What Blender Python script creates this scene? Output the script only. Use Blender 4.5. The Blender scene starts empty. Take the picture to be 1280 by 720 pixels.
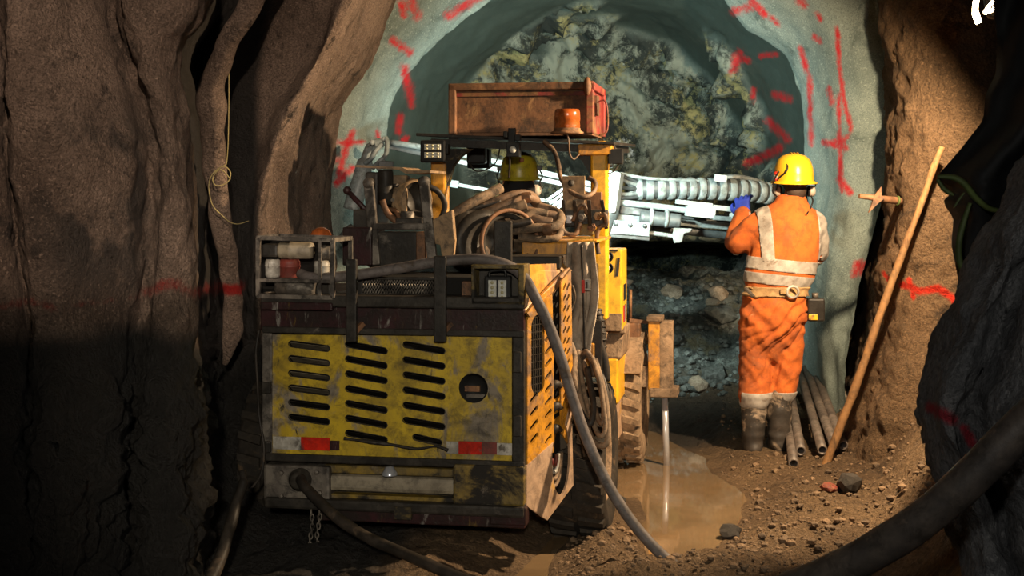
import bpy, bmesh, math, random
from mathutils import Vector, Matrix, noise
from mathutils.geometry import delaunay_2d_cdt

random.seed(7)
SC = bpy.context.scene
COL = SC.collection
F, YH, H = 1760.0, 243.0, 1.62          # focal length in pixels, horizon row, eye height

# ------------------------------------------------------------------ camera
cam_d = bpy.data.cameras.new('camera')
cam = bpy.data.objects.new('camera', cam_d)
COL.objects.link(cam)
cam.location = (0, 0, H)
cam.rotation_euler = (math.pi / 2, 0, 0)
cam_d.sensor_width = 36.0
cam_d.lens = F * 36.0 / 1280.0
cam_d.shift_y = -(360.0 - YH) / 1280.0
cam_d.clip_start = 0.05
cam_d.clip_end = 100
SC.camera = cam

def P(px, py, d):
    """world point seen at a pixel, at distance d along the view axis"""
    return Vector(((px - 640.0) / F * d, d, H - (py - YH) / F * d))

# ------------------------------------------------------------------ world, lights, exposure
SC.view_settings.view_transform = 'Standard'
SC.view_settings.look = 'None'
SC.view_settings.gamma = 1.0
SC.view_settings.use_curve_mapping = False
SC.view_settings.exposure = 0.0
world = bpy.data.worlds.new('world')
SC.world = world
world.use_nodes = True
world.node_tree.nodes['Background'].inputs[0].default_value = (0.5, 0.6, 0.65, 1)
world.node_tree.nodes['Background'].inputs[1].default_value = 0.012

def spot(name, loc, target, energy, color, angle, blend, size):
    l = bpy.data.lights.new(name, 'SPOT')
    l.energy = energy; l.color = color
    l.spot_size = math.radians(angle); l.spot_blend = blend
    l.shadow_soft_size = size
    o = bpy.data.objects.new(name, l)
    COL.objects.link(o)
    o.location = loc
    o.rotation_euler = (Vector(target) - Vector(loc)).to_track_quat('-Z', 'Y').to_euler()
    return o

LAMP_POS = P(1236, 8, 6.5)
KEY_POS = LAMP_POS + Vector((-0.13, 0.10, -0.04))
spot('work_lamp_light', KEY_POS, (0.5, 8.4, 0.8), 740, (1.0, 0.73, 0.45), 128, 0.35, 0.04)
spot('wall_fill_light', (0.3, -1.2, 3.3), (-1.75, 5.2, 2.55), 1150, (1.0, 0.80, 0.63), 25, 0.22, 0.05)  # added fill behind the camera; its cone edge shapes the left wall's shadow line
spot('rear_fill_light', (0.1, -2.5, 2.6), (-0.30, 6.2, 0.72), 960, (1.0, 0.90, 0.72), 24, 0.7, 0.12)  # added fill from behind, brightens the rig's rear panel
spot('left_fill_light', (1.1, -0.4, 2.4), (-0.2, 5.0, 0.9), 85, (1.0, 0.96, 0.90), 100, 0.8, 0.10)  # weak wide fill, added to lift the dark left side
spot('rock_fill_light', (-0.6, -0.8, 2.3), (1.55, 4.0, 1.0), 200, (1.0, 0.97, 0.92), 34, 0.9, 0.10)  # extra fill added for the grey foreground rock

# ------------------------------------------------------------------ rig frame of reference
YAW = math.radians(10)
RO = Vector((0.04, 6.0, 0.0))
EX = Vector((math.cos(YAW), -math.sin(YAW), 0))
EY = Vector((math.sin(YAW), math.cos(YAW), 0))
CAMP = Vector((0, 0, H))

def to_local(w):
    v = w - RO
    return Vector((v.dot(EX), v.dot(EY), v.z))
def to_world(l):
    return RO + EX * l[0] + EY * l[1] + Vector((0, 0, l[2]))
def ray(px, py):
    return Vector(((px - 640.0) / F, 1.0, -(py - YH) / F))
def A(px, py, y=0.0):
    """rig-local point on the crosswise plane at rig-local y"""
    r = ray(px, py)
    return to_local(CAMP + r * ((y + (RO - CAMP).dot(EY)) / r.dot(EY)))
def B(px, py, x=0.0):
    """rig-local point on the lengthwise plane at rig-local x"""
    r = ray(px, py)
    return to_local(CAMP + r * ((x + (RO - CAMP).dot(EX)) / r.dot(EX)))
def D(px, py, d):
    return to_local(P(px, py, d))

for px, py, y, e in ((600, 214, 2.66, 130), (752, 214, 2.66, 360)):
    wp = to_world(A(px, py, y))
    spot('front_work_light', wp, wp + Vector((0.14, 1.0, 0.04)), e, (0.82, 1.0, 0.91), 132, 1.0, 0.04)

# ------------------------------------------------------------------ materials
MATS = {}
def _n(nt, t, **kw):
    n = nt.nodes.new(t)
    for k, v in kw.items():
        setattr(n, k, v)
    return n
def _mix(nt, fac, a, b):
    m = _n(nt, 'ShaderNodeMix', data_type='RGBA')
    for sock, v in ((m.inputs[0], fac), (m.inputs[6], a), (m.inputs[7], b)):
        if isinstance(v, (int, float)):
            sock.default_value = v
        elif isinstance(v, tuple):
            sock.default_value = (*v[:3], 1)
        else:
            nt.links.new(v, sock)
    return m.outputs[2]
def _noise(nt, co, scale, detail=5, rough=0.6, dist=0.0, stretch=None):
    if stretch:
        mp = _n(nt, 'ShaderNodeMapping'); mp.inputs['Scale'].default_value = stretch
        nt.links.new(co, mp.inputs[0]); co = mp.outputs[0]
    n = _n(nt, 'ShaderNodeTexNoise')
    n.inputs['Scale'].default_value = scale; n.inputs['Detail'].default_value = detail
    n.inputs['Roughness'].default_value = rough; n.inputs['Distortion'].default_value = dist
    nt.links.new(co, n.inputs['Vector'])
    return n.outputs['Fac']
def _ramp(nt, fac, lo, hi):
    m = _n(nt, 'ShaderNodeMapRange', clamp=True, interpolation_type='SMOOTHSTEP')
    m.inputs[1].default_value = lo; m.inputs[2].default_value = hi
    nt.links.new(fac, m.inputs[0])
    return m.outputs[0]
def _math(nt, op, a, b=None):
    m = _n(nt, 'ShaderNodeMath', operation=op)
    for s, v in zip(m.inputs, (a, b)):
        if v is None: continue
        if isinstance(v, (int, float)): s.default_value = v
        else: nt.links.new(v, s)
    return m.outputs[0]
def _start(name):
    m = bpy.data.materials.new(name); m.use_nodes = True
    nt = m.node_tree; nt.nodes.clear()
    out = _n(nt, 'ShaderNodeOutputMaterial')
    b = _n(nt, 'ShaderNodeBsdfPrincipled')
    nt.links.new(b.outputs[0], out.inputs[0])
    tc = _n(nt, 'ShaderNodeTexCoord')
    MATS[name] = m
    return m, nt, b, tc.outputs['Object']

def mat(name, base, base2=None, scale=6, rough=0.6, metal=0.0, dirt=None, dirt_lo=0.5, dirt_hi=0.62, dirt_scale=4,
        dirt2=None, d2_lo=0.55, d2_hi=0.65, d2_scale=9, bump=0.25, bump_scale=60, stretch=None, bdist=0.004,
        emit=None, estr=0.0, coat=0.0, grit=0.0, spec=0.5):
    m, nt, b, co = _start(name)
    base2 = base2 or tuple(c * 0.6 for c in base)
    n1 = _noise(nt, co, scale, 4, 0.6, 0.3)
    c = _mix(nt, _ramp(nt, n1, 0.32, 0.68), base, base2)
    rgh = None
    if dirt:
        n2 = _noise(nt, co, dirt_scale, 9, 0.68, 0.6, stretch)
        f = _ramp(nt, n2, dirt_lo, dirt_hi)
        c = _mix(nt, f, c, dirt)
        mr = _n(nt, 'ShaderNodeMapRange', clamp=True)
        mr.inputs[3].default_value = rough; mr.inputs[4].default_value = min(1.0, rough + 0.35)
        nt.links.new(f, mr.inputs[0]); rgh = mr.outputs[0]
        if metal:
            nt.links.new(_math(nt, 'MULTIPLY', _math(nt, 'SUBTRACT', 1.0, f), metal), b.inputs['Metallic'])
    elif metal:
        b.inputs['Metallic'].default_value = metal
    if dirt2:
        n3 = _noise(nt, co, d2_scale, 9, 0.72, 0.9, stretch)
        c = _mix(nt, _ramp(nt, n3, d2_lo, d2_hi), c, dirt2)
    if grit:
        gn = _noise(nt, co, 16, 10, 0.78, 0.4)
        c = _mix(nt, _math(nt, 'MULTIPLY', _ramp(nt, gn, 0.44, 0.66), grit), c, (0.012, 0.010, 0.008))
        gn2 = _noise(nt, co, 3.2, 8, 0.7, 0.8)
        c = _mix(nt, _math(nt, 'MULTIPLY', _ramp(nt, gn2, 0.48, 0.66), grit * 0.8), c, (0.020, 0.016, 0.012))
    b.inputs['Specular IOR Level'].default_value = spec
    nt.links.new(c, b.inputs['Base Color'])
    if rgh is not None: nt.links.new(rgh, b.inputs['Roughness'])
    else: b.inputs['Roughness'].default_value = rough
    if bump:
        bp = _n(nt, 'ShaderNodeBump'); bp.inputs['Strength'].default_value = bump; bp.inputs['Distance'].default_value = bdist
        nt.links.new(_noise(nt, co, bump_scale, 6, 0.65), bp.inputs['Height'])
        nt.links.new(bp.outputs[0], b.inputs['Normal'])
    if emit:
        b.inputs['Emission Color'].default_value = (*emit, 1); b.inputs['Emission Strength'].default_value = estr
    if coat: b.inputs['Coat Weight'].default_value = coat
    return m

def rock_mat(name, c1, c2, c3, muck=(0.024, 0.022, 0.020), rockc=None, rough=0.9, bump=0.6, scale=1.6, paint=(0.5, 0.012, 0.015),
             fine=55, bdist=0.02):
    """sprayed concrete or rock; point attributes paint / dark / rock carry the sprayed marks, black muck with painted shade and bare rock"""
    m, nt, b, co = _start(name)
    def attr(a):
        n = _n(nt, 'ShaderNodeAttribute', attribute_name=a); return n.outputs['Fac']
    c = _mix(nt, _ramp(nt, _noise(nt, co, scale, 6, 0.65, 0.4), 0.34, 0.66), c1, c2)
    c = _mix(nt, _ramp(nt, _noise(nt, co, scale * 2.7, 8, 0.72, 0.8), 0.52, 0.70), c, c3)
    grain = _noise(nt, co, fine * 2.2, 4, 0.7)
    c = _mix(nt, _math(nt, 'MULTIPLY', _ramp(nt, grain, 0.42, 0.66), 0.6), c, c3)
    c = _mix(nt, _math(nt, 'MULTIPLY', _ramp(nt, _noise(nt, co, fine * 1.3, 3, 0.6), 0.56, 0.72), 0.5), c, tuple(min(1.0, v * 1.6) for v in c1))
    if rockc:
        r = _mix(nt, _ramp(nt, _noise(nt, co, 1.9, 14, 0.80, 0.25), 0.42, 0.52), rockc[0], rockc[1])
        r = _mix(nt, _ramp(nt, _noise(nt, co, 2.6, 14, 0.80, 0.2), 0.51, 0.60), r, rockc[2])
        vx = _n(nt, 'ShaderNodeTexVoronoi'); vx.inputs['Scale'].default_value = 2.3
        nt.links.new(co, vx.inputs['Vector'])
        mpv = _noise(nt, co, 1.5, 12, 0.74, 0.2)
        r = _mix(nt, _ramp(nt, mpv, 0.62, 0.67), r, rockc[3])
        c = _mix(nt, attr('rock'), c, r)
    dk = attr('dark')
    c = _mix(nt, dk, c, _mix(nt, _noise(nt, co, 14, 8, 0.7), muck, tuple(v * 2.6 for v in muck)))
    pn = _ramp(nt, _math(nt, 'ADD', _math(nt, 'MULTIPLY', attr('paint'), 0.62), _math(nt, 'MULTIPLY', _noise(nt, co, 9, 9, 0.85), 0.85)), 0.70, 1.02)
    c = _mix(nt, pn, c, paint)
    nt.links.new(c, b.inputs['Base Color'])
    mr = _n(nt, 'ShaderNodeMapRange', clamp=True); mr.inputs[3].default_value = rough; mr.inputs[4].default_value = rough * 0.55
    b.inputs['Specular IOR Level'].default_value = 0.25
    nt.links.new(dk, mr.inputs[0]); nt.links.new(mr.outputs[0], b.inputs['Roughness'])
    bp = _n(nt, 'ShaderNodeBump'); bp.inputs['Strength'].default_value = bump; bp.inputs['Distance'].default_value = bdist
    hgt = _math(nt, 'ADD', _noise(nt, co, fine, 6, 0.7), _math(nt, 'MULTIPLY', _noise(nt, co, fine * 0.2, 8, 0.7), 1.6))
    nt.links.new(hgt, bp.inputs['Height']); nt.links.new(bp.outputs[0], b.inputs['Normal'])
    return m

MUD = (0.20, 0.125, 0.068)
GRIME = (0.018, 0.015, 0.012)
rock_mat('shotcrete_brown', (0.42, 0.295, 0.22), (0.17, 0.114, 0.083), (0.04, 0.031, 0.025), bump=1.0, bdist=0.05, paint=(0.40, 0.02, 0.015))
rock_mat('shotcrete_green', (0.25, 0.30, 0.27), (0.15, 0.19, 0.175), (0.07, 0.095, 0.088), muck=(0.018, 0.026, 0.023), bump=0.35, scale=1.0,  # muck tone here is the painted shade of the inner chamber
         rockc=((0.22, 0.25, 0.21), (0.025, 0.032, 0.03), (0.26, 0.24, 0.11), (0.55, 0.60, 0.62)), bdist=0.015, paint=(0.42, 0.015, 0.02))
rock_mat('rock_column', (0.27, 0.165, 0.088), (0.16, 0.10, 0.053), (0.055, 0.037, 0.024), bump=1.0, fine=38, bdist=0.06, paint=(0.60, 0.03, 0.012))
rock_mat('rock_grey', (0.20, 0.195, 0.185), (0.11, 0.11, 0.11), (0.04, 0.04, 0.04), bump=1.0, fine=30, bdist=0.05, paint=(0.28, 0.02, 0.03))
rock_mat('mud', (0.30, 0.195, 0.105), (0.17, 0.108, 0.06), (0.055, 0.036, 0.022), bump=1.0, rough=0.75, fine=34, bdist=0.07,
         rockc=((0.30, 0.34, 0.32), (0.10, 0.115, 0.11), (0.22, 0.21, 0.14), (0.50, 0.52, 0.50)))
mat('muck_rock', (0.15, 0.165, 0.155), (0.05, 0.055, 0.05), scale=3, rough=0.85, bump=0.6, bump_scale=20, bdist=0.02)
mat('mud_clod', grit=0.6, base=(0.26, 0.165, 0.09), base2=(0.12, 0.078, 0.045), scale=5, rough=0.85, bump=0.7, bump_scale=30, bdist=0.02)
mat('pale_stone', (0.42, 0.34, 0.26), (0.25, 0.19, 0.13), scale=8, rough=0.85, bump=0.5, bump_scale=25, bdist=0.015)
mat('dark_stone', (0.05, 0.042, 0.034), rough=0.7, bump=0.6, bump_scale=25, bdist=0.015)
# rig
mat('yellow_rear', grit=0.62, base=(0.60, 0.41, 0.012), base2=(0.43, 0.29, 0.015), scale=7, rough=0.5, dirt=(0.24, 0.20, 0.15), dirt_lo=0.515, dirt_hi=0.62,
    dirt_scale=3.0, stretch=(1.6, 1, 0.8), dirt2=GRIME, d2_lo=0.61, d2_hi=0.68, d2_scale=7, bump=0.2)
mat('yellow_grimy', grit=0.7, base=(0.30, 0.19, 0.015), base2=(0.14, 0.10, 0.03), scale=6, rough=0.55, dirt=GRIME, dirt_lo=0.46, dirt_hi=0.58, dirt_scale=5,
    dirt2=(0.22, 0.18, 0.14), d2_lo=0.58, d2_hi=0.68, d2_scale=6)
mat('yellow_side', grit=0.55, base=(0.74, 0.33, 0.02), base2=(0.55, 0.24, 0.02), scale=5, rough=0.45, dirt=(0.28, 0.16, 0.085), dirt_lo=0.47, dirt_hi=0.62,
    dirt_scale=4, dirt2=GRIME, d2_lo=0.64, d2_hi=0.70, d2_scale=8, bump=0.15)
mat('yellow_bright', grit=0.35, base=(0.90, 0.50, 0.02), base2=(0.75, 0.38, 0.015), scale=4, rough=0.4, dirt=(0.22, 0.13, 0.05), dirt_lo=0.62, dirt_hi=0.70,
    dirt_scale=7, bump=0.1)
mat('muddy_panel', grit=0.5, base=(0.52, 0.35, 0.23), base2=(0.38, 0.24, 0.14), scale=5, rough=0.8, dirt=(0.60, 0.33, 0.07), dirt_lo=0.58, dirt_hi=0.70,
    dirt2=(0.10, 0.06, 0.04), d2_lo=0.62, d2_hi=0.72, d2_scale=10)
mat('muddy_steel', grit=0.7, base=(0.40, 0.27, 0.165), base2=(0.22, 0.14, 0.08), scale=6, rough=0.85, bump=0.6, bump_scale=30, bdist=0.01, dirt=(0.08, 0.055, 0.04),
    dirt_lo=0.56, dirt_hi=0.66, dirt_scale=8)
mat('grimy_black', spec=0.22, grit=0.8, base=(0.022, 0.02, 0.018), base2=(0.05, 0.043, 0.035), scale=9, rough=0.45, dirt=(0.15, 0.13, 0.11), dirt_lo=0.60, dirt_hi=0.70,
    dirt_scale=7, bump=0.4)
mat('grimy_maroon', spec=0.22, grit=0.7, base=(0.045, 0.014, 0.017), base2=(0.022, 0.014, 0.013), scale=7, rough=0.4, dirt=(0.24, 0.22, 0.20), dirt_lo=0.58, dirt_hi=0.66,
    dirt_scale=6, stretch=(3, 1, 0.8), dirt2=(0.12, 0.075, 0.02), d2_lo=0.60, d2_hi=0.70, bump=0.4)
mat('dark_interior', spec=0.2, base=(0.010, 0.009, 0.008), rough=0.8, bump=0)
mat('grey_steel', grit=0.8, base=(0.22, 0.19, 0.155), base2=(0.12, 0.10, 0.085), scale=8, rough=0.55, metal=0.3, dirt=(0.05, 0.042, 0.035), dirt_lo=0.50, dirt_hi=0.62,
    dirt_scale=7, bump=0.35)
mat('bare_bar', grit=0.55, base=(0.33, 0.28, 0.20), base2=(0.24, 0.20, 0.14), scale=9, rough=0.6, dirt=(0.05, 0.04, 0.03), dirt_lo=0.60, dirt_hi=0.72, stretch=(0.6, 1, 3), bump=0.2)
mat('rust_brown', grit=0.75, base=(0.25, 0.115, 0.05), base2=(0.15, 0.068, 0.03), scale=5, rough=0.7, dirt=(0.36, 0.20, 0.09), dirt_lo=0.56, dirt_hi=0.70, dirt_scale=6,
    dirt2=(0.05, 0.025, 0.015), d2_lo=0.60, d2_hi=0.70, bump=0.5, bump_scale=45)
mat('rust_red', grit=0.6, base=(0.30, 0.03, 0.025), base2=(0.17, 0.03, 0.02), scale=6, rough=0.6, dirt=(0.24, 0.12, 0.05), dirt_lo=0.48, dirt_hi=0.60, dirt_scale=7)
mat('tan_steel', grit=0.75, base=(0.38, 0.24, 0.12), base2=(0.22, 0.14, 0.075), scale=6, rough=0.65, dirt=(0.06, 0.045, 0.03), dirt_lo=0.58, dirt_hi=0.70, bump=0.3)
mat('tire', spec=0.22, grit=0.6, base=(0.022, 0.020, 0.018), base2=(0.05, 0.04, 0.03), scale=8, rough=0.8, dirt=(0.20, 0.13, 0.075), dirt_lo=0.55, dirt_hi=0.68, dirt_scale=9, bump=0.6, bump_scale=35, bdist=0.008)
mat('tire_muddy', grit=0.6, base=(0.40, 0.27, 0.16), base2=(0.20, 0.135, 0.08), scale=7, rough=0.9, dirt=(0.05, 0.04, 0.03), dirt_lo=0.58, dirt_hi=0.66, dirt_scale=10, bump=0.7, bump_scale=30, bdist=0.01)
mat('hose_grey', grit=0.6, base=(0.19, 0.16, 0.15), base2=(0.12, 0.10, 0.092), scale=10, rough=0.6, dirt=(0.10, 0.072, 0.05), dirt_lo=0.52, dirt_hi=0.68, dirt_scale=5, bump=0.2)
mat('hose_brown', grit=0.75, base=(0.24, 0.14, 0.075), base2=(0.13, 0.08, 0.05), scale=8, rough=0.65, dirt=(0.05, 0.035, 0.025), dirt_lo=0.55, dirt_hi=0.66, dirt_scale=10, bump=0.3)
mat('hose_black', spec=0.22, grit=0.7, base=(0.028, 0.024, 0.021), base2=(0.06, 0.048, 0.038), scale=9, rough=0.5, dirt=(0.13, 0.09, 0.06), dirt_lo=0.58, dirt_hi=0.70, dirt_scale=8, bump=0.3)
mat('hose_muddy', grit=0.9, base=(0.32, 0.215, 0.13), base2=(0.17, 0.11, 0.065), scale=8, rough=0.8, dirt=(0.06, 0.045, 0.03), dirt_lo=0.55, dirt_hi=0.68, dirt_scale=9, bump=0.4)
mat('cloth_grey', grit=0.4, base=(0.46, 0.37, 0.28), base2=(0.30, 0.235, 0.175), scale=5, rough=0.95, bump=0.5, bump_scale=120)
mat('chrome', (0.62, 0.64, 0.68), (0.55, 0.57, 0.62), rough=0.25, metal=0.55, bump=0)
mat('lamp_glass', (0.60, 0.60, 0.55), (0.45, 0.45, 0.41), scale=60, rough=0.18, bump=0.3, bump_scale=90)
mat('led_yellow', (0.55, 0.50, 0.30), rough=0.25, bump=0)
mat('black_plastic', spec=0.2, base=(0.012, 0.012, 0.012), base2=(0.02, 0.02, 0.02), rough=0.4, bump=0.15)
mat('red_reflector', grit=0.4, base=(0.75, 0.03, 0.012), base2=(0.45, 0.02, 0.012), scale=25, rough=0.25, dirt=(0.16, 0.03, 0.02), dirt_lo=0.56, dirt_hi=0.66, dirt_scale=14, bump=0.2)
mat('white_tape', grit=0.5, base=(0.55, 0.52, 0.46), base2=(0.35, 0.32, 0.27), scale=20, rough=0.5, dirt=(0.12, 0.10, 0.08), dirt_lo=0.54, dirt_hi=0.66, dirt_scale=14)
mat('amber', grit=0.4, base=(0.42, 0.10, 0.018), base2=(0.28, 0.065, 0.014), scale=9, rough=0.2, bump=0.15, coat=0.5, dirt=(0.25, 0.10, 0.03), dirt_lo=0.52, dirt_hi=0.70)
mat('boom_paint', grit=0.6, base=(0.26, 0.30, 0.30), base2=(0.15, 0.18, 0.185), scale=7, rough=0.45, dirt=(0.13, 0.15, 0.14), dirt_lo=0.52, dirt_hi=0.64, dirt_scale=9, bump=0.3)
mat('boom_white', grit=0.3, base=(0.33, 0.365, 0.36), base2=(0.24, 0.27, 0.27), scale=7, rough=0.45, dirt=(0.25, 0.27, 0.26), dirt_lo=0.58, dirt_hi=0.68, dirt_scale=8, bump=0.2)
mat('boom_dark', grit=0.6, base=(0.06, 0.07, 0.072), base2=(0.03, 0.035, 0.037), scale=8, rough=0.5, dirt=(0.16, 0.18, 0.18), dirt_lo=0.58, dirt_hi=0.68, dirt_scale=8, bump=0.3)
# people
mat('coverall', grit=0.35, base=(0.62, 0.145, 0.018), base2=(0.44, 0.095, 0.014), scale=7, rough=0.9, dirt=(0.33, 0.10, 0.035), dirt_lo=0.50, dirt_hi=0.70, dirt_scale=3.5,
    dirt2=(0.62, 0.30, 0.14), d2_lo=0.62, d2_hi=0.76, d2_scale=5, bump=0.35, bump_scale=130)
mat('reflective', grit=0.3, base=(0.46, 0.42, 0.37), base2=(0.33, 0.29, 0.25), scale=14, rough=0.55, dirt=(0.20, 0.13, 0.08), dirt_lo=0.58, dirt_hi=0.72, dirt_scale=12)
mat('helmet_yellow', grit=0.15, base=(0.88, 0.50, 0.02), base2=(0.78, 0.42, 0.02), scale=8, rough=0.3, dirt=(0.45, 0.24, 0.04), dirt_lo=0.60, dirt_hi=0.74, dirt_scale=8, bump=0.05)
mat('helmet_olive', grit=0.5, base=(0.42, 0.36, 0.02), base2=(0.33, 0.28, 0.02), scale=8, rough=0.35, dirt=(0.16, 0.12, 0.03), dirt_lo=0.56, dirt_hi=0.70, dirt_scale=8, bump=0.05)
mat('skin', (0.50, 0.27, 0.17), (0.42, 0.21, 0.13), scale=9, rough=0.5, bump=0.1)
mat('hair', (0.05, 0.028, 0.016), (0.03, 0.018, 0.012), scale=30, rough=0.6, bump=0.6, bump_scale=160)
mat('muff_grey', (0.42, 0.36, 0.29), (0.30, 0.25, 0.20), rough=0.5)
mat('belt_tan', grit=0.4, base=(0.52, 0.32, 0.14), base2=(0.40, 0.24, 0.10), scale=12, rough=0.8, bump=0.4, bump_scale=150)
mat('boot', grit=0.4, base=(0.055, 0.045, 0.037), base2=(0.03, 0.026, 0.022), scale=8, rough=0.55, dirt=(0.36, 0.27, 0.19), dirt_lo=0.50, dirt_hi=0.60, dirt_scale=6, bump=0.4)
mat('boot_sole', (0.018, 0.016, 0.014), rough=0.7)
mat('glove_blue', (0.02, 0.055, 0.50), (0.015, 0.035, 0.33), scale=12, rough=0.7, bump=0.4, bump_scale=140)
mat('black_cloth', spec=0.2, base=(0.020, 0.020, 0.022), base2=(0.012, 0.012, 0.013), rough=0.9, bump=0.4, bump_scale=110)
mat('orange_plug', (0.95, 0.14, 0.01), rough=0.5, bump=0)
mat('eye_white', (0.8, 0.78, 0.74), rough=0.2, bump=0)
mat('lip', (0.36, 0.13, 0.10), rough=0.5, bump=0)
# loose things
mat('wood_pole', grit=0.5, base=(0.34, 0.175, 0.062), base2=(0.22, 0.11, 0.04), scale=5, rough=0.75, dirt=(0.13, 0.07, 0.03), dirt_lo=0.54, dirt_hi=0.68, dirt_scale=7, stretch=(4, 4, 0.5), bump=0.5)
mat('pipe_grey', grit=0.6, base=(0.19, 0.155, 0.13), base2=(0.12, 0.095, 0.08), scale=8, rough=0.5, metal=0.2, dirt=(0.20, 0.13, 0.075), dirt_lo=0.55, dirt_hi=0.70, dirt_scale=6)
mat('rope', (0.36, 0.29, 0.12), (0.26, 0.20, 0.08), scale=20, rough=0.9)
mat('green_strap', (0.075, 0.105, 0.02), (0.045, 0.065, 0.014), scale=10, rough=0.7)
mat('void_black', spec=0.2, base=(0.008, 0.008, 0.008), base2=(0.012, 0.012, 0.011), scale=5, rough=0.75, bump=0.2, bump_scale=20)  # stands in for the shaded gap on the right
mat('lamp_reflector', (0.85, 0.80, 0.70), rough=0.3, bump=0)
mat('lamp_bulb', (1, 0.9, 0.7), rough=0.3, bump=0, emit=(1.0, 0.72, 0.40), estr=25.0)

def water_mat():
    m, nt, b, co = _start('muddy_water')
    c = _mix(nt, _ramp(nt, _noise(nt, co, 1.6, 5, 0.6, 0.5), 0.35, 0.65), (0.25, 0.165, 0.088), (0.18, 0.12, 0.064))
    nt.links.new(c, b.inputs['Base Color'])
    b.inputs['Roughness'].default_value = 0.06
    b.inputs['IOR'].default_value = 1.45
    b.inputs['Coat Weight'].default_value = 0.6; b.inputs['Coat Roughness'].default_value = 0.03
    bp = _n(nt, 'ShaderNodeBump'); bp.inputs['Strength'].default_value = 0.10; bp.inputs['Distance'].default_value = 0.01
    nt.links.new(_noise(nt, co, 4, 3, 0.5), bp.inputs['Height']); nt.links.new(bp.outputs[0], b.inputs['Normal'])
water_mat()

# ------------------------------------------------------------------ mesh helpers
def link(o, parent=None, label=None, cat=None, group=None, kind=None):
    COL.objects.link(o)
    if parent is not None: o.parent = parent
    if label: o['label'] = label
    if cat: o['category'] = cat
    if group: o['group'] = group
    if kind: o['kind'] = kind
    return o
def thing(name, label, cat, loc=(0, 0, 0), rotz=0.0, group=None):
    o = bpy.data.objects.new(name, None)
    o.empty_display_size = 0.1
    o.location = loc; o.rotation_euler = (0, 0, rotz)
    return link(o, None, label, cat, group)

def frame_axes(d):
    d = d.normalized()
    a = Vector((0, 0, 1)) if abs(d.z) < 0.9 else Vector((1, 0, 0))
    u = d.cross(a).normalized()
    return u, d.cross(u).normalized()
def catmull(pts, n):
    pts = [Vector(p) for p in pts]
    out = []
    for i in range(len(pts) - 1):
        p0 = pts[max(i - 1, 0)]; p1 = pts[i]; p2 = pts[i + 1]; p3 = pts[min(i + 2, len(pts) - 1)]
        for k in range(n):
            t = k / n
            out.append(0.5 * ((2 * p1) + (p2 - p0) * t + (2 * p0 - 5 * p1 + 4 * p2 - p3) * t * t + (3 * p1 - p0 - 3 * p2 + p3) * t ** 3))
    out.append(pts[-1])
    return out

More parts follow.
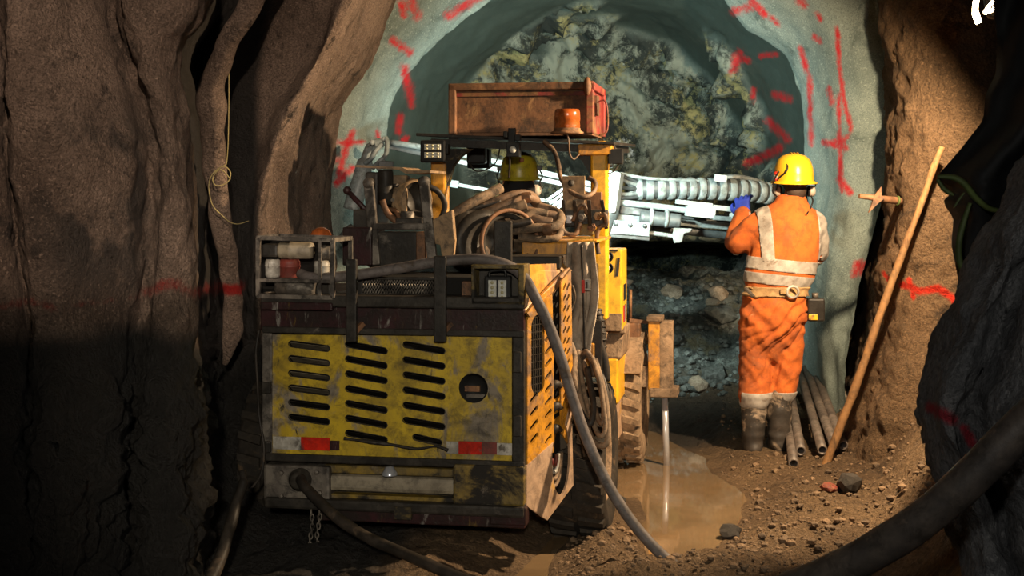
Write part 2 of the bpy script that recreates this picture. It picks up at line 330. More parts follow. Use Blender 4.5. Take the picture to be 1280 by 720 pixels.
class MB:
    """collects shapes and links them as one mesh object"""
    def __init__(s):
        s.v = []; s.f = []; s.sm = []
    def add(s, vs, fs, smooth=False):
        o = len(s.v)
        s.v += [tuple(v) for v in vs]
        s.f += [tuple(i + o for i in f) for f in fs]
        s.sm += [smooth] * len(fs)
        return s
    def box(s, lo, hi, M=None):
        (a, b, c), (d, e, f) = lo, hi
        vs = [Vector(q) for q in ((a, b, c), (d, b, c), (d, e, c), (a, e, c), (a, b, f), (d, b, f), (d, e, f), (a, e, f))]
        if M is not None: vs = [M @ q for q in vs]
        return s.add(vs, [(0, 3, 2, 1), (4, 5, 6, 7), (0, 1, 5, 4), (1, 2, 6, 5), (2, 3, 7, 6), (3, 0, 4, 7)])
    def bar(s, p0, p1, w, h, up=(0, 0, 1)):
        p0 = Vector(p0); p1 = Vector(p1); d = (p1 - p0).normalized()
        u = d.cross(Vector(up))
        if u.length < 1e-3: u = d.cross(Vector((0, 1, 0)))
        u.normalize(); n = u.cross(d)
        vs = []
        for p in (p0, p1):
            for a, b in ((-1, -1), (1, -1), (1, 1), (-1, 1)):
                vs.append(p + u * (a * w / 2) + n * (b * h / 2))
        return s.add(vs, [(3, 2, 1, 0), (4, 5, 6, 7), (0, 1, 5, 4), (1, 2, 6, 5), (2, 3, 7, 6), (3, 0, 4, 7)])
    def hexa(s, q0, q1):
        """two matching quads joined into a solid"""
        return s.add(list(q0) + list(q1), [(3, 2, 1, 0), (4, 5, 6, 7), (0, 1, 5, 4), (1, 2, 6, 5), (2, 3, 7, 6), (3, 0, 4, 7)])
    def tube(s, pts, r, n=10, closed=False, caps=True, jitter=0.0):
        pts = [Vector(p) for p in pts]; m = len(pts)
        rs = r if isinstance(r, (list, tuple)) else [r] * m
        t0 = (pts[1] - pts[0]).normalized()
        u, w = frame_axes(t0)
        vs = []
        for i, p in enumerate(pts):
            if closed: t = pts[(i + 1) % m] - pts[i - 1]
            else: t = pts[min(i + 1, m - 1)] - pts[max(i - 1, 0)]
            t = t.normalized()
            u = (u - t * u.dot(t)); u.normalize(); w = t.cross(u)
            for k in range(n):
                a = 2 * math.pi * k / n
                q = u * math.cos(a) + w * math.sin(a)
                rr = rs[i]
                if jitter: rr *= 1 + jitter * noise.noise((p + q * rs[i]) * 9.0)
                vs.append(p + q * rr)
        fs = []
        for i in range(m if closed else m - 1):
            for k in range(n):
                a = i * n + k; b = i * n + (k + 1) % n
                c = ((i + 1) % m) * n + (k + 1) % n; d = ((i + 1) % m) * n + k
                fs.append((a, d, c, b))
        s.add(vs, fs, True)
        if caps and not closed:
            o = len(s.v) - len(vs)
            s.f += [tuple(o + k for k in range(n)), tuple(o + (m - 1) * n + k for k in reversed(range(n)))]
            s.sm += [False, False]
        return s
    def cyl(s, p0, p1, r, r2=None, n=20, caps=True):
        return s.tube([p0, p1], [r, r if r2 is None else r2], n, caps=caps)
    def lathe(s, prof, origin, axis=(0, 0, 1), n=24, smooth=True):
        """profile of (radius, along) about an axis"""
        o = Vector(origin); ax = Vector(axis).normalized(); u, w = frame_axes(ax)
        vs = []
        for r, h in prof:
            for k in range(n):
                a = 2 * math.pi * k / n
                vs.append(o + ax * h + (u * math.cos(a) + w * math.sin(a)) * r)
        fs = []
        for i in range(len(prof) - 1):
            for k in range(n):
                fs.append((i * n + k, i * n + (k + 1) % n, (i + 1) * n + (k + 1) % n, (i + 1) * n + k))
        return s.add(vs, fs, smooth)
    def ring(s, c, axis, R, r, n=24, m=8):
        u, w = frame_axes(Vector(axis)); c = Vector(c)
        return s.tube([c + (u * math.cos(2 * math.pi * k / n) + w * math.sin(2 * math.pi * k / n)) * R for k in range(n)], r, m, closed=True)
    def prism(s, poly, off):
        """flat polygon pushed along a vector"""
        n = len(poly); off = Vector(off)
        vs = [Vector(p) for p in poly] + [Vector(p) + off for p in poly]
        fs = [tuple(range(n)), tuple(reversed(range(n, 2 * n)))] + [(i, i + n, (i + 1) % n + n, (i + 1) % n) for i in range(n)]
        return s.add(vs, fs)
    def ellipsoid(s, c, r, n=16, m=10, M=None):
        c = Vector(c); vs = []; fs = []
        for i in range(m + 1):
            t = math.pi * i / m
            for k in range(n):
                a = 2 * math.pi * k / n
                q = Vector((r[0] * math.sin(t) * math.cos(a), r[1] * math.sin(t) * math.sin(a), r[2] * math.cos(t)))
                if M is not None: q = M @ q
                vs.append(c + q)
        for i in range(m):
            for k in range(n):
                fs.append((i * n + k, (i + 1) * n + k, (i + 1) * n + (k + 1) % n, i * n + (k + 1) % n))
        return s.add(vs, fs, True)
    def mesh(s, name):
        me = bpy.data.meshes.new(name)
        me.from_pydata(s.v, [], s.f)
        me.polygons.foreach_set('use_smooth', s.sm)
        bm = bmesh.new(); bm.from_mesh(me)
        bmesh.ops.remove_doubles(bm, verts=bm.verts, dist=1e-6)
        bmesh.ops.recalc_face_normals(bm, faces=bm.faces)
        bm.to_mesh(me); bm.free()
        return me
    def build(s, name, m, parent=None, bevel=0.0, **kw):
        me = s.mesh(name)
        me.materials.append(MATS[m])
        o = bpy.data.objects.new(name, me)
        link(o, parent, **kw)
        if bevel:
            b = o.modifiers.new('bevel', 'BEVEL'); b.width = bevel; b.segments = 2; b.limit_method = 'ANGLE'
            b.angle_limit = math.radians(40)
        return o

def inside(poly, x, y):
    c = False; n = len(poly); j = n - 1
    for i in range(n):
        xi, yi = poly[i]; xj, yj = poly[j]
        if (yi > y) != (yj > y) and x < (xj - xi) * (y - yi) / (yj - yi) + xi: c = not c
        j = i
    return c
def plate(name, outline, holes, thick, M, m, parent, bevel=0.0, **kw):
    """flat plate with real holes: 2D outline (u, v) placed by M, thickness along M's third axis"""
    vs = []; es = []
    for loop in [outline] + list(holes):
        o = len(vs); n = len(loop)
        vs += [Vector((p[0], p[1])) for p in loop]
        es += [(o + i, o + (i + 1) % n) for i in range(n)]
    rv, re, rf, *_ = delaunay_2d_cdt(vs, es, [], 1, 1e-6)
    bm = bmesh.new()
    bv = [bm.verts.new((p[0], p[1], 0)) for p in rv]
    for f in rf:
        cx = sum(rv[i][0] for i in f) / len(f); cy = sum(rv[i][1] for i in f) / len(f)
        if any(inside(h, cx, cy) for h in holes): continue
        bm.faces.new([bv[i] for i in f])
    ex = bmesh.ops.extrude_face_region(bm, geom=bm.faces[:])
    for g in ex['geom']:
        if isinstance(g, bmesh.types.BMVert): g.co.z += thick
    bm.transform(M)
    bmesh.ops.recalc_face_normals(bm, faces=bm.faces)
    me = bpy.data.meshes.new(name); bm.to_mesh(me); bm.free()
    me.materials.append(MATS[m])
    return link(bpy.data.objects.new(name, me), parent, **kw)
def slot(x0, y0, x1, y1, r, n=6):
    """stadium outline between two points"""
    a = math.atan2(y1 - y0, x1 - x0); out = []
    for k in range(n + 1):
        t = a - math.pi / 2 + math.pi * k / n; out.append((x1 + r * math.cos(t), y1 + r * math.sin(t)))
    for k in range(n + 1):
        t = a + math.pi / 2 + math.pi * k / n; out.append((x0 + r * math.cos(t), y0 + r * math.sin(t)))
    return out
def circle(x, y, r, n=24):
    return [(x + r * math.cos(2 * math.pi * k / n), y + r * math.sin(2 * math.pi * k / n)) for k in range(n)]
def dup(o, parent=None, loc=None, name=None):
    c = o.copy(); COL.objects.link(c)
    if parent is not None: c.parent = parent
    if loc is not None: c.location = loc
    return c
def sstep(t):
    t = max(0.0, min(1.0, t)); return t * t * (3 - 2 * t)
def seg_dist(px, py, a, b):
    ax, ay = a; bx, by = b
    dx, dy = bx - ax, by - ay; l = dx * dx + dy * dy
    t = 0 if l == 0 else max(0, min(1, ((px - ax) * dx + (py - ay) * dy) / l))
    return math.hypot(px - ax - t * dx, py - ay - t * dy)
def stroke_mask(pt, strokes):
    """strength of sprayed paint at a world point; strokes are drawn on the picture of the wall"""
    px = 640 + F * pt.x / pt.y; py = YH + F * (H - pt.z) / pt.y
    best = 0.0
    for st in strokes:
        w, pts = st[0], st[1]; k = st[2] if len(st) > 2 else 1.0
        for i in range(len(pts) - 1):
            dd = seg_dist(px, py, pts[i], pts[i + 1])
            if dd < w * 1.2: best = max(best, k * (1 - max(0.0, dd - w * 0.1) / (w * 1.1)))
    return best
def loft_grid(name, rows, nu, nv, m, disp, attrs, kind='structure', closed_end=None, **kw):
    """smooth surface through rows of control points (rows: list of equal-length point lists)"""
    cols = [catmull(r, nu) for r in rows]
    npts = len(cols[0]); grid = []
    for j in range(npts):
        grid.append(catmull([c[j] for c in cols], nv))
    nr = len(grid[0])
    def nrm(j, i):
        a = grid[min(j + 1, npts - 1)][i] - grid[max(j - 1, 0)][i]
        b = grid[j][min(i + 1, nr - 1)] - grid[j][max(i - 1, 0)]
        n = a.cross(b)
        return n.normalized() if n.length > 1e-9 else Vector((0, -1, 0))
    vs = []
    for j in range(npts):
        for i in range(nr):
            n = nrm(j, i); p = grid[j][i]
            if n.dot(CAMP + Vector((0.4, 2, 0)) - p) < 0: n = -n
            vs.append(p + n * disp(p, j / (npts - 1), i / (nr - 1)))
    fs = [(j * nr + i, (j + 1) * nr + i, (j + 1) * nr + i + 1, j * nr + i + 1) for j in range(npts - 1) for i in range(nr - 1)]
    me = bpy.data.meshes.new(name); me.from_pydata([tuple(v) for v in vs], [], fs)
    me.polygons.foreach_set('use_smooth', [True] * len(fs))
    for an, fn in attrs.items():
        a = me.attributes.new(an, 'FLOAT', 'POINT')
        a.data.foreach_set('value', [fn(v) for v in vs])
    me.materials.append(MATS[m])
    return link(bpy.data.objects.new(name, me), None, kind=kind, **kw)
def fbm(p, s, o=5, h=0.9):
    return noise.fractal(p * s, h, 2.1, o)
def ridged(p, s, o=4):
    v = 0; a = 1.0
    for k in range(o):
        v += a * (1 - 2 * abs(noise.noise(p * s * (2.03 ** k)))); a *= 0.5
    return v

# ================================================================== the setting
# ---- left wall: ribs of sprayed concrete over rock, black muck and painted shade below
LROWS = [-170, 0, 70, 150, 240, 330, 400, 450, 560, 720, 900]
#        px,d pairs per row, same count in each
def lw_row(py):
    t = py
    def key(tab):
        for (a, va), (b, vb) in zip(tab, tab[1:]):
            if a <= t <= b: return va + (vb - va) * (t - a) / (b - a)
        return tab[0][1] if t < tab[0][0] else tab[-1][1]
    e = key([(-170, 285), (0, 258), (50, 222), (100, 222), (170, 240), (240, 244), (330, 246), (450, 250), (900, 255)])   # rib edge
    g = key([(-170, 135), (0, 140), (60, 150), (110, 165), (200, 195), (260, 185), (340, 180), (450, 170), (900, 160)])   # groove
    c = key([(-170, -5), (120, 2), (200, 12), (330, 26), (450, 40), (900, 60)])                                           # crack
    r = key([(-170, 470), (0, 400), (90, 360), (160, 320), (240, 300), (330, 295), (450, 300), (900, 300)])               # second rib crest
    low = sstep((py - 400) / 200.0)
    pts = [(-420, 3.6), (-180, 4.2), (-60, 4.5), (c - 16, 4.62), (c, 4.80), (c + 14, 4.66), ((c + g) / 2 - 10, 4.72), (g - 26, 4.95),
           (g, 5.22), (g + 20, 5.05), ((g + e) / 2 + 8, 5.05), (e - 8, 5.22), (e, 5.7), (e + 4, 6.7), (e + 22, 7.25), (e + 46, 7.2), (r + 10, 7.15),
           (r + 34, 7.0), (max(r + 60, 372), 7.9), (max(r + 80, 398), 8.5), (max(r + 95, 415), 9.3), (max(r + 105, 425), 10.4)]
    return [P(x, py, d - 0.22 * low * (1 if x < 250 else 2.2 if x < 300 else 1)) for x, d in pts]
rows = [lw_row(py) for py in LROWS]
LSTROKE = [(20, [(-20, 388), (40, 376), (70, 384)], .62), (22, [(185, 366), (215, 352), (240, 366), (300, 355)], .68), (18, [(80, 384), (190, 368)], .5)]
def ldisp(p, u, v):
    low = sstep((1.25 - p.z) / 0.6)
    d = 0.035 * fbm(p + Vector((3, 1, 0)), 2.2, 5) + 0.012 * fbm(p, 9, 4)
    if low > 0:
        q = Vector((p.x, p.y, p.z * 1.4)) + 0.10 * Vector((noise.noise(p * 3), noise.noise(p * 3 + Vector((7, 0, 0))), noise.noise(p * 3 + Vector((0, 7, 0)))))
        ds = noise.voronoi(q * 5.0)[0]; ds2 = noise.voronoi(q * 11.0)[0]
        d += low * (0.07 * fbm(p, 3.2, 5) + 0.07 * min(0.5, ds[1] - ds[0]) + 0.03 * min(0.5, ds2[1] - ds2[0]) - 0.03 + 0.02 * fbm(p, 14, 3))
    return d
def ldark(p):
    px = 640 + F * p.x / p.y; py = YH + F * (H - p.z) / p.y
    m = sstep((py - 408 - 30 * noise.noise(p * 2.2)) / 34.0)  # black muck, with the lower wall's shade painted in
    recess_shade = sstep((p.y - 5.75) / 0.5) * sstep((7.9 - p.y) / 0.2) * sstep((330 + 0.16 * max(0, 100 - py) - px) / 14.0)  # shade of the recess painted black
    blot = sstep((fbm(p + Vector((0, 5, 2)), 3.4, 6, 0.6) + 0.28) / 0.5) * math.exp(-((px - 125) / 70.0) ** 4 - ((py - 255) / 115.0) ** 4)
    return max(m, recess_shade * 0.97, 0.85 * blot)
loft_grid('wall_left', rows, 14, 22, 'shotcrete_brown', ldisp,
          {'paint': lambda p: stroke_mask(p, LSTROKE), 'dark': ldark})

# ---- arch of grey-green sprayed concrete with the rock face behind it
S0 = [(372, 640), (376, 470), (382, 380), (388, 290), (395, 205), (420, 115), (466, 10), (560, -120), (720, -190), (900, -150), (1045, -70), (1108, 50), (1100, 200), (1080, 300), (1058, 390), (1046, 470), (1040, 640)]
S1 = [(450, 640), (455, 470), (460, 380), (468, 290), (474, 195), (494, 118), (535, 62), (612, -2), (745, -60), (880, -25), (935, 30), (985, 72), (1004, 130), (1012, 220), (1008, 310), (1004, 470), (1000, 640)]
S3 = [(500, 640), (505, 470), (510, 380), (515, 290), (522, 200), (542, 130), (578, 80), (645, 30), (748, 0), (842, 18), (892, 58), (932, 100), (958, 150), (972, 220), (976, 310), (974, 470), (970, 640)]
S4 = [(535, 640), (545, 470), (555, 380), (562, 290), (580, 195), (603, 120), (634, 72), (690, 42), (755, 28), (824, 40), (872, 80), (903, 122), (927, 170), (947, 230), (950, 310), (948, 470), (945, 640)]
def arch_row(pts, d, grow=0.0, cen=(750, 330)):
    return [P(cen[0] + (x - cen[0]) * (1 + grow), cen[1] + (y - cen[1]) * (1 + grow), d) for x, y in pts]
def scl(pts, k, cen=(755, 300)):
    return [(cen[0] + (x - cen[0]) * k, cen[1] + (y - cen[1]) * (k if y < cen[1] else 1)) for x, y in pts]
mid = [((a[0] * 0.5 + b[0] * 0.5), (a[1] * 0.5 + b[1] * 0.5)) for a, b in zip(S0, S1)]
arows = [arch_row(S0, 9.15, 0.03), arch_row(S0, 9.25), arch_row(mid, 9.45), arch_row(S1, 10.0), arch_row(S1, 10.35, 0.03), arch_row(S3, 11.4, 0.02),
         arch_row(S4, 12.5), arch_row(scl(S4, 0.72), 13.0), arch_row(scl(S4, 0.4), 13.15), arch_row(scl(S4, 0.1), 13.2), arch_row(scl(S4, 0.0), 13.2)]
ASTROKE = [(6, [(432, 60), (418, 120), (402, 180), (396, 215)]), (7, [(440, 165), (430, 190), (424, 220)]), (5, [(415, 178), (455, 178)]), (7, [(395, 190), (420, 200)]),
           (8, [(490, 50), (512, 66)]), (9, [(515, 0), (522, 22)]), (6, [(500, 0), (505, 20)]), (9, [(560, 20), (585, 4), (610, -10)]), (9, [(505, 85), (513, 120)]), (7, [(500, 145), (498, 165)]), (7, [(513, 118), (514, 132)]),
           (6, [(500, 180), (508, 172)]), (6, [(472, 165), (474, 190)]), (9, [(918, 14), (945, 6)]), (8, [(940, 2), (956, 18)]), (6, [(965, 24), (972, 30)]),
           (5, [(1046, 34), (1050, 90), (1058, 140), (1064, 160)]), (5, [(1048, 120), (1050, 190), (1052, 240)]), (7, [(1030, 178), (1056, 184)]), (6, [(1050, 180), (1060, 170)]), (6, [(1000, 60), (1012, 100), (1014, 180)]),
           (7, [(918, 70), (935, 76)]), (8, [(925, 66), (915, 90)]), (6, [(942, 112), (940, 128)]), (8, [(968, 118), (985, 124)]), (6, [(952, 70), (970, 68)]), (6, [(1020, 18), (1026, 24)]), (6, [(1018, 46), (1024, 52)]),
           (8, [(960, 150), (985, 175)]), (9, [(935, 205), (975, 185)]), (7, [(1050, 225), (1062, 240)]), (8, [(1072, 330), (1085, 330), (1100, 320)]), (7, [(420, 230), (440, 210)]), (10, [(1070, 340), (1095, 335)]),
           (9, [(1000, 0), (1005, 6)]), (6, [(1036, 110), (1040, 130)])]
AST2 = [(w_ * 1.6, pp, 0.85) for w_, pp in ASTROKE]
def acoord(p):
    return 640 + F * p.x / p.y, YH + F * (H - p.z) / p.y
def rockm(p):
    px, py = acoord(p)
    if p.y < 11.0: return 0.0
    # bare rock in the middle, sprayed concrete towards the crown and the sides
    e = ((px - 765) / 185.0) ** 2 + (max(0, 215 - py) / 190.0) ** 2
    e += 0.55 * noise.noise(p * 1.1) + 0.25 * noise.noise(p * 3.3)
    return sstep((1.15 - e) / 0.22)
def adisp(p, u, v):
    d = 0.05 * fbm(p, 1.3, 4) + 0.012 * fbm(p, 7, 3)
    r = rockm(p)
    px, py = acoord(p)
    if p.y > 11.8: d -= 1.9 * sstep((py - 298) / 24.0) * sstep((460 - py) / 60.0) * sstep((px - 745) / 40.0) * sstep((985 - px) / 60.0)  # hollow added so the foot of the face falls into shade
    if r > 0: d += r * (0.16 * fbm(p, 1.9, 6) + 0.12 * ridged(p, 2.8, 6) + 0.05 * fbm(p, 8, 4, 0.6) - 0.05)
    return d
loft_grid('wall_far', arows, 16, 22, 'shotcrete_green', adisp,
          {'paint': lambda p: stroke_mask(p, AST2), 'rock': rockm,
           'dark': lambda p: 0.93 * sstep((p.y - 10.2) / 0.25) * (1 - rockm(p))})  # shade of the inner chamber painted in behind the rim

# ---- rock column on the right
CROWS = [-150, 0, 80, 160, 250, 330, 400, 470, 560, 700]
def rc_row(py):
    def key(tab):
        for (a, va), (b, vb) in zip(tab, tab[1:]):
            if a <= py <= b: return va + (vb - va) * (py - a) / (b - a)
        return tab[0][1] if py < tab[0][0] else tab[-1][1]
    e = key([(-150, 1120), (0, 1104), (100, 1108), (200, 1108), (300, 1098), (400, 1086), (450, 1072), (560, 1050), (700, 1020)])
    pts = [(e - 8, 10.6), (e - 2, 9.7), (e + 2, 9.0), (e + 14, 8.55), (e + 40, 8.25), (e + 75, 8.12), (e + 115, 8.1), (e + 160, 8.2), (1340, 8.1), (1500, 7.6)]
    return [P(x, py, d - 0.25 * sstep((py - 380) / 160.0)) for x, d in pts]
CSTROKE = [(10, [(1128, 356), (1150, 364), (1172, 360), (1190, 372), (1200, 382)]), (7, [(1136, 350), (1142, 372)]), (6, [(1104, 340), (1112, 352)])]
def cdisp(p, u, v):
    return 0.06 * fbm(p, 1.6, 5) + 0.02 * fbm(p, 8, 4) + 0.015 * ridged(p, 9, 3)
loft_grid('wall_right', [rc_row(py) for py in CROWS], 12, 20, 'rock_column', cdisp,
          {'paint': lambda p: stroke_mask(p, CSTROKE), 'dark': lambda p: 0.0})

# ---- grey rock in the right foreground
def fr_row(py):
    def key(tab):
        for (a, va), (b, vb) in zip(tab, tab[1:]):
            if a <= py <= b: return va + (vb - va) * (py - a) / (b - a)
        return tab[0][1] if py < tab[0][0] else tab[-1][1]
    e = key([(150, 1330), (225, 1288), (300, 1245), (370, 1210), (430, 1185), (500, 1158), (545, 1160), (600, 1180), (660, 1196), (720, 1212), (860, 1235)])
    pts = [(e + 34, 5.2), (e + 10, 4.7), (e, 4.3), (e + 10, 4.0), (e + 32, 3.85), (e + 58, 3.95), (e + 85, 3.75), (e + 130, 3.6), (e + 240, 3.3), (e + 420, 2.9)]
    return [P(x, py, d) for x, d in pts]
FSTROKE = [(17, [(1165, 510), (1190, 525)]), (12, [(1205, 535), (1215, 555)]), (12, [(1245, 575), (1262, 565)])]
def fdisp(p, u, v):
    return 0.05 * fbm(p, 2.4, 5) + 0.02 * ridged(p, 4, 4)
loft_grid('wall_near', [fr_row(py) for py in (150, 225, 300, 370, 430, 500, 545, 600, 660, 720, 860)], 10, 14, 'rock_grey', fdisp,
          {'paint': lambda p: stroke_mask(p, FSTROKE), 'dark': lambda p: 0.0})

# ---- tunnel roof, right side and back, beyond the picture, so that the lamps and added fills light a closed tunnel
def shell(name, pts, m):
    b = MB(); rows_ = []
    ny = 40; nx = 24
    cr = [catmull(r, 4) for r in pts]
    vs = []; n = len(cr[0])
    for r in cr:
        for p in r: vs.append(p + Vector((0.05 * fbm(p, 1.5), 0.05 * fbm(p + Vector((9, 0, 0)), 1.5), 0.06 * fbm(p + Vector((0, 9, 0)), 1.5))))
    fs = [(j * n + i, (j + 1) * n + i, (j + 1) * n + i + 1, j * n + i + 1) for j in range(len(cr) - 1) for i in range(n - 1)]
    b.add(vs, fs, True)
    return b.build(name, m, None, kind='structure')
rr = []
for yy in (-4, -2, 0, 2, 4, 6, 7.5, 9.3):
    xo = 0.174 * (yy - 6)
    rr.append([Vector((-2.6 + xo, yy, 2.9)), Vector((-2.0 + xo, yy, 3.7)), Vector((-0.9 + xo, yy, 4.2)), Vector((0.6 + xo, yy, 4.35)), Vector((2.0 + xo, yy, 4.1)), Vector((3.2 + xo, yy, 3.4)), Vector((3.8 + xo, yy, 2.2)), Vector((3.9 + xo, yy, -0.1))])
shell('ceiling', rr, 'shotcrete_brown')

# ---- floor
PUD = [(742, 600), (748, 572), (790, 548), (815, 536), (850, 558), (882, 572), (892, 590), (912, 602), (934, 616), (930, 645), (905, 676), (880, 692), (838, 702), (806, 694), (800, 664), (806, 640), (795, 622), (765, 628), (742, 640), (725, 660), (700, 690), (672, 735), (630, 735), (668, 690), (705, 655), (720, 620)]
def onfloor(px, py):
    d = F * H / (py - YH); return ((px - 640) / F * d, d)
PUDW = [(v.x, v.y) for v in catmull([Vector((*onfloor(*q), 0)) for q in PUD + PUD[:1]], 3)[:-1]]
PUDW = [(x + 0.03 * noise.noise(Vector((x * 5, y * 5, 1))), y + 0.05 * noise.noise(Vector((x * 5, y * 5, 9)))) for x, y in PUDW]
def pud_sd(x, y):
    dd = min(seg_dist(x, y, PUDW[i], PUDW[(i + 1) % len(PUDW)]) for i in range(len(PUDW)))
    return -dd if inside(PUDW, x, y) else dd
def ground(x, y):
    p = Vector((x, y, 0))
    sd = pud_sd(x, y) if (-0.6 < x < 2.6 and 5 < y < 11) else 1.0
    h = -0.07 * sstep(-sd / 0.12) if sd < 0 else 0.055 * sstep(sd / 0.28)
    r = sstep(sd / 0.3)
    xb = 1.98 if y > 8 else 1.98 - 0.26 * (8 - y)
    bank = sstep((x - xb) / 0.95)
    h += 0.95 * bank
    xl = -1.12 + 0.12 * (y - 6)
    left = sstep((xl - x) / 0.7)
    h += 0.45 * left
    far = sstep((y - 9.5) / 2.2)
    h += 0.72 * far
    flat = math.exp(-(((x - 1.57) / 0.42) ** 2 + ((y - 8.5) / 0.45) ** 2))
    amp = r * (1 - 0.85 * flat) * (0.028 + 0.05 * bank + 0.06 * far + 0.04 * left)
    h += amp * (1.2 * fbm(p, 3.0, 5) + 0.7 * ridged(p, 6.5, 4)) + 0.016 * r * (1 - 0.6 * flat) * ridged(p, 17, 3)
    return h
def build_floor():
    xs = [-4 + 0.1 * i for i in range(22)] + [-1.8 + 0.028 * i for i in range(int(5.2 / 0.028))] + [3.4 + 0.12 * i for i in range(12)]
    ys = [-4 + 0.35 * i for i in range(25)] + [4.75 + 0.032 * i for i in range(int(6.2 / 0.032))] + [10.95 + 0.07 * i for i in range(40)]
    vs = [(x, y, ground(x, y)) for y in ys for x in xs]
    n = len(xs)
    fs = [(j * n + i, j * n + i + 1, (j + 1) * n + i + 1, (j + 1) * n + i) for j in range(len(ys) - 1) for i in range(n - 1)]
    me = bpy.data.meshes.new('floor'); me.from_pydata(vs, [], fs)
    me.polygons.foreach_set('use_smooth', [True] * len(fs))
    dk = me.attributes.new('dark', 'FLOAT', 'POINT')
    dk.data.foreach_set('value', [max(sstep((-0.30 + 0.17 * (v[1] - 6) - v[0] + 0.2 * noise.noise(Vector(v) * 2)) / 0.35), 0.9 * sstep((v[1] - 8.75) / 0.35) * sstep((10.4 - v[1]) / 0.6) * sstep((1.75 - v[0]) / 0.3)) for v in vs])  # black muck at left; painted shadow on the ground behind the worker
    rk = me.attributes.new('rock', 'FLOAT', 'POINT')
    rk.data.foreach_set('value', [sstep((v[1] - 9.9) / 0.6) for v in vs])
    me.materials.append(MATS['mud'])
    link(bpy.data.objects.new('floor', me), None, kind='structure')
build_floor()
w = MB()
xs = [min(p[0] for p in PUDW) - 0.15, max(p[0] for p in PUDW) + 0.25]; ysr = [min(p[1] for p in PUDW) - 0.3, max(p[1] for p in PUDW) + 0.9]
w.add([(xs[0], ysr[0], -0.004), (xs[1], ysr[0], -0.004), (xs[1], ysr[1], -0.004), (xs[0], ysr[1], -0.004)], [(0, 1, 2, 3)])
w.build('puddle', 'muddy_water', None, label='brown muddy puddle lying between the yellow drill rig and the worker', cat='puddle')

# ================================================================== the drill rig
RIG = thing('drill_rig', 'narrow yellow underground drill rig with canopy, louvred rear panel and muddy wheels', 'drill rig', RO, -YAW)
def bp(x0, y0, x1, y1, ya, yb):
    """rig-local box whose rear face fills a picture rectangle at rig-local ya"""
    l = A(x0, (y0 + y1) / 2, ya); r = A(x1, (y0 + y1) / 2, ya); t = A((x0 + x1) / 2, y0, ya); b = A((x0 + x1) / 2, y1, ya)
    return (l.x, ya, b.z), (r.x, yb, t.z)
def rbox(name, m, rect, ya, yb, bevel=0.006, parent=None, **kw):
    return MB().box(*bp(*rect, ya, yb)).build(name, m, parent or RIG, bevel, **kw)
def rtube(name, m, pts, r, n=10, sub=6, parent=None, jitter=0.0, **kw):
    q = catmull([A(x, y, yy) for x, y, yy in pts], sub)
    return MB().tube(q, r, n, jitter=jitter).build(name, m, parent or RIG, **kw)
MR = Matrix(((1, 0, 0, 0), (0, 0, 1, 0), (0, 1, 0, 0), (0, 0, 0, 1)))       # (u,v,n) -> (x,n,z): crosswise plates
def MRy(y): return Matrix.Translation((0, y, 0)) @ MR
def a2(px, py, y=0.0):
    q = A(px, py, y); return (q.x, q.z)

# ---- body and rear
MB().box((-1.12, 0.10, 0.24), (-0.04, 2.3, 0.55)).build('chassis', 'grimy_black', RIG, 0.01)
MB().box((-1.11, 0.09, 0.55), (-0.05, 0.95, 1.13)).build('engine_housing', 'dark_interior', RIG, 0.01)
slots = []
for k in range(6): slots.append((362, 429.5 + 18.3 * k, 412, 435.5 + 18.3 * k))
for k in range(7): slots.append((433, 430 + 18.5 * k, 484, 438.5 + 18.5 * k))
for k in range(6): slots.append((505, 430.5 + 18.9 * k, 556, 438.5 + 18.9 * k))
slots.append((517, 546, 552, 553))
holes = []
for x0, y0, x1, y1 in slots:
    a = a2(x0 + 3, y0, 0); b = a2(x1 - 3, y1, 0)
    holes.append(slot(a[0], a[1], b[0], b[1], 0.0135))
hc = a2(592, 485); holes.append(circle(hc[0], hc[1], 0.064, 28))
out = [a2(340, 418), a2(640, 421), a2(640, 577), a2(340, 567)]
plate('rear_panel', out, holes, 0.012, MRy(-0.006), 'yellow_rear', RIG)
# rolled rims of the slots and what shows behind them
for k, h in enumerate(holes[:-1]):
    MB().tube([Vector((p[0], -0.006, p[1])) for p in h], 0.0022, 5, closed=True).build('louvre_rim', 'grimy_black', RIG)
for k, (x0, y0, x1, y1) in enumerate(slots):
    a = A(x0, y0 + 2, 0.02); b = A(x1, y1 + 2, 0.02)
    MB().hexa([a + Vector((0, 0.0, 0.012)), b + Vector((0, 0, 0.012)), b + Vector((0, 0.05, -0.012)), a + Vector((0, 0.05, -0.012))],
              [a + Vector((0, 0.004, 0.014)), b + Vector((0, 0.004, 0.014)), b + Vector((0, 0.054, -0.010)), a + Vector((0, 0.054, -0.010))]).build(
        'louvre_blade', 'bare_bar' if k < 4 else 'grimy_black', RIG)
g = MB(); c = Vector((hc[0], 0.03, hc[1]))
g.lathe([(0.066, -0.036), (0.066, -0.03), (0.058, -0.03), (0.056, 0.02), (0.0, 0.02)], c, (0, 1, 0), 28)
o = g.build('exhaust_port', 'black_plastic', RIG)
MB().box((hc[0] - 0.045, 0.028, hc[1] - 0.02), (hc[0] + 0.02, 0.05, hc[1] + 0.004)).build('baffle', 'rust_brown', o)
MB().box((hc[0] - 0.035, 0.022, hc[1] - 0.045), (hc[0] + 0.045, 0.05, hc[1] - 0.03)).build('baffle', 'grey_steel', o)
# frame round the panel
rbox('frame_post', 'grimy_black', (640, 418, 655, 580), -0.012, 0.1)
rbox('frame_post', 'grey_steel', (327, 416, 340, 572), -0.012, 0.1)
for y0 in (440, 520): rbox('hinge', 'grimy_black', (641, y0, 651, y0 + 26), -0.03, -0.012, 0.004)
for y0 in (478, 552): rbox('latch', 'grimy_black', (327, y0, 338, y0 + 14), -0.03, -0.012, 0.004)
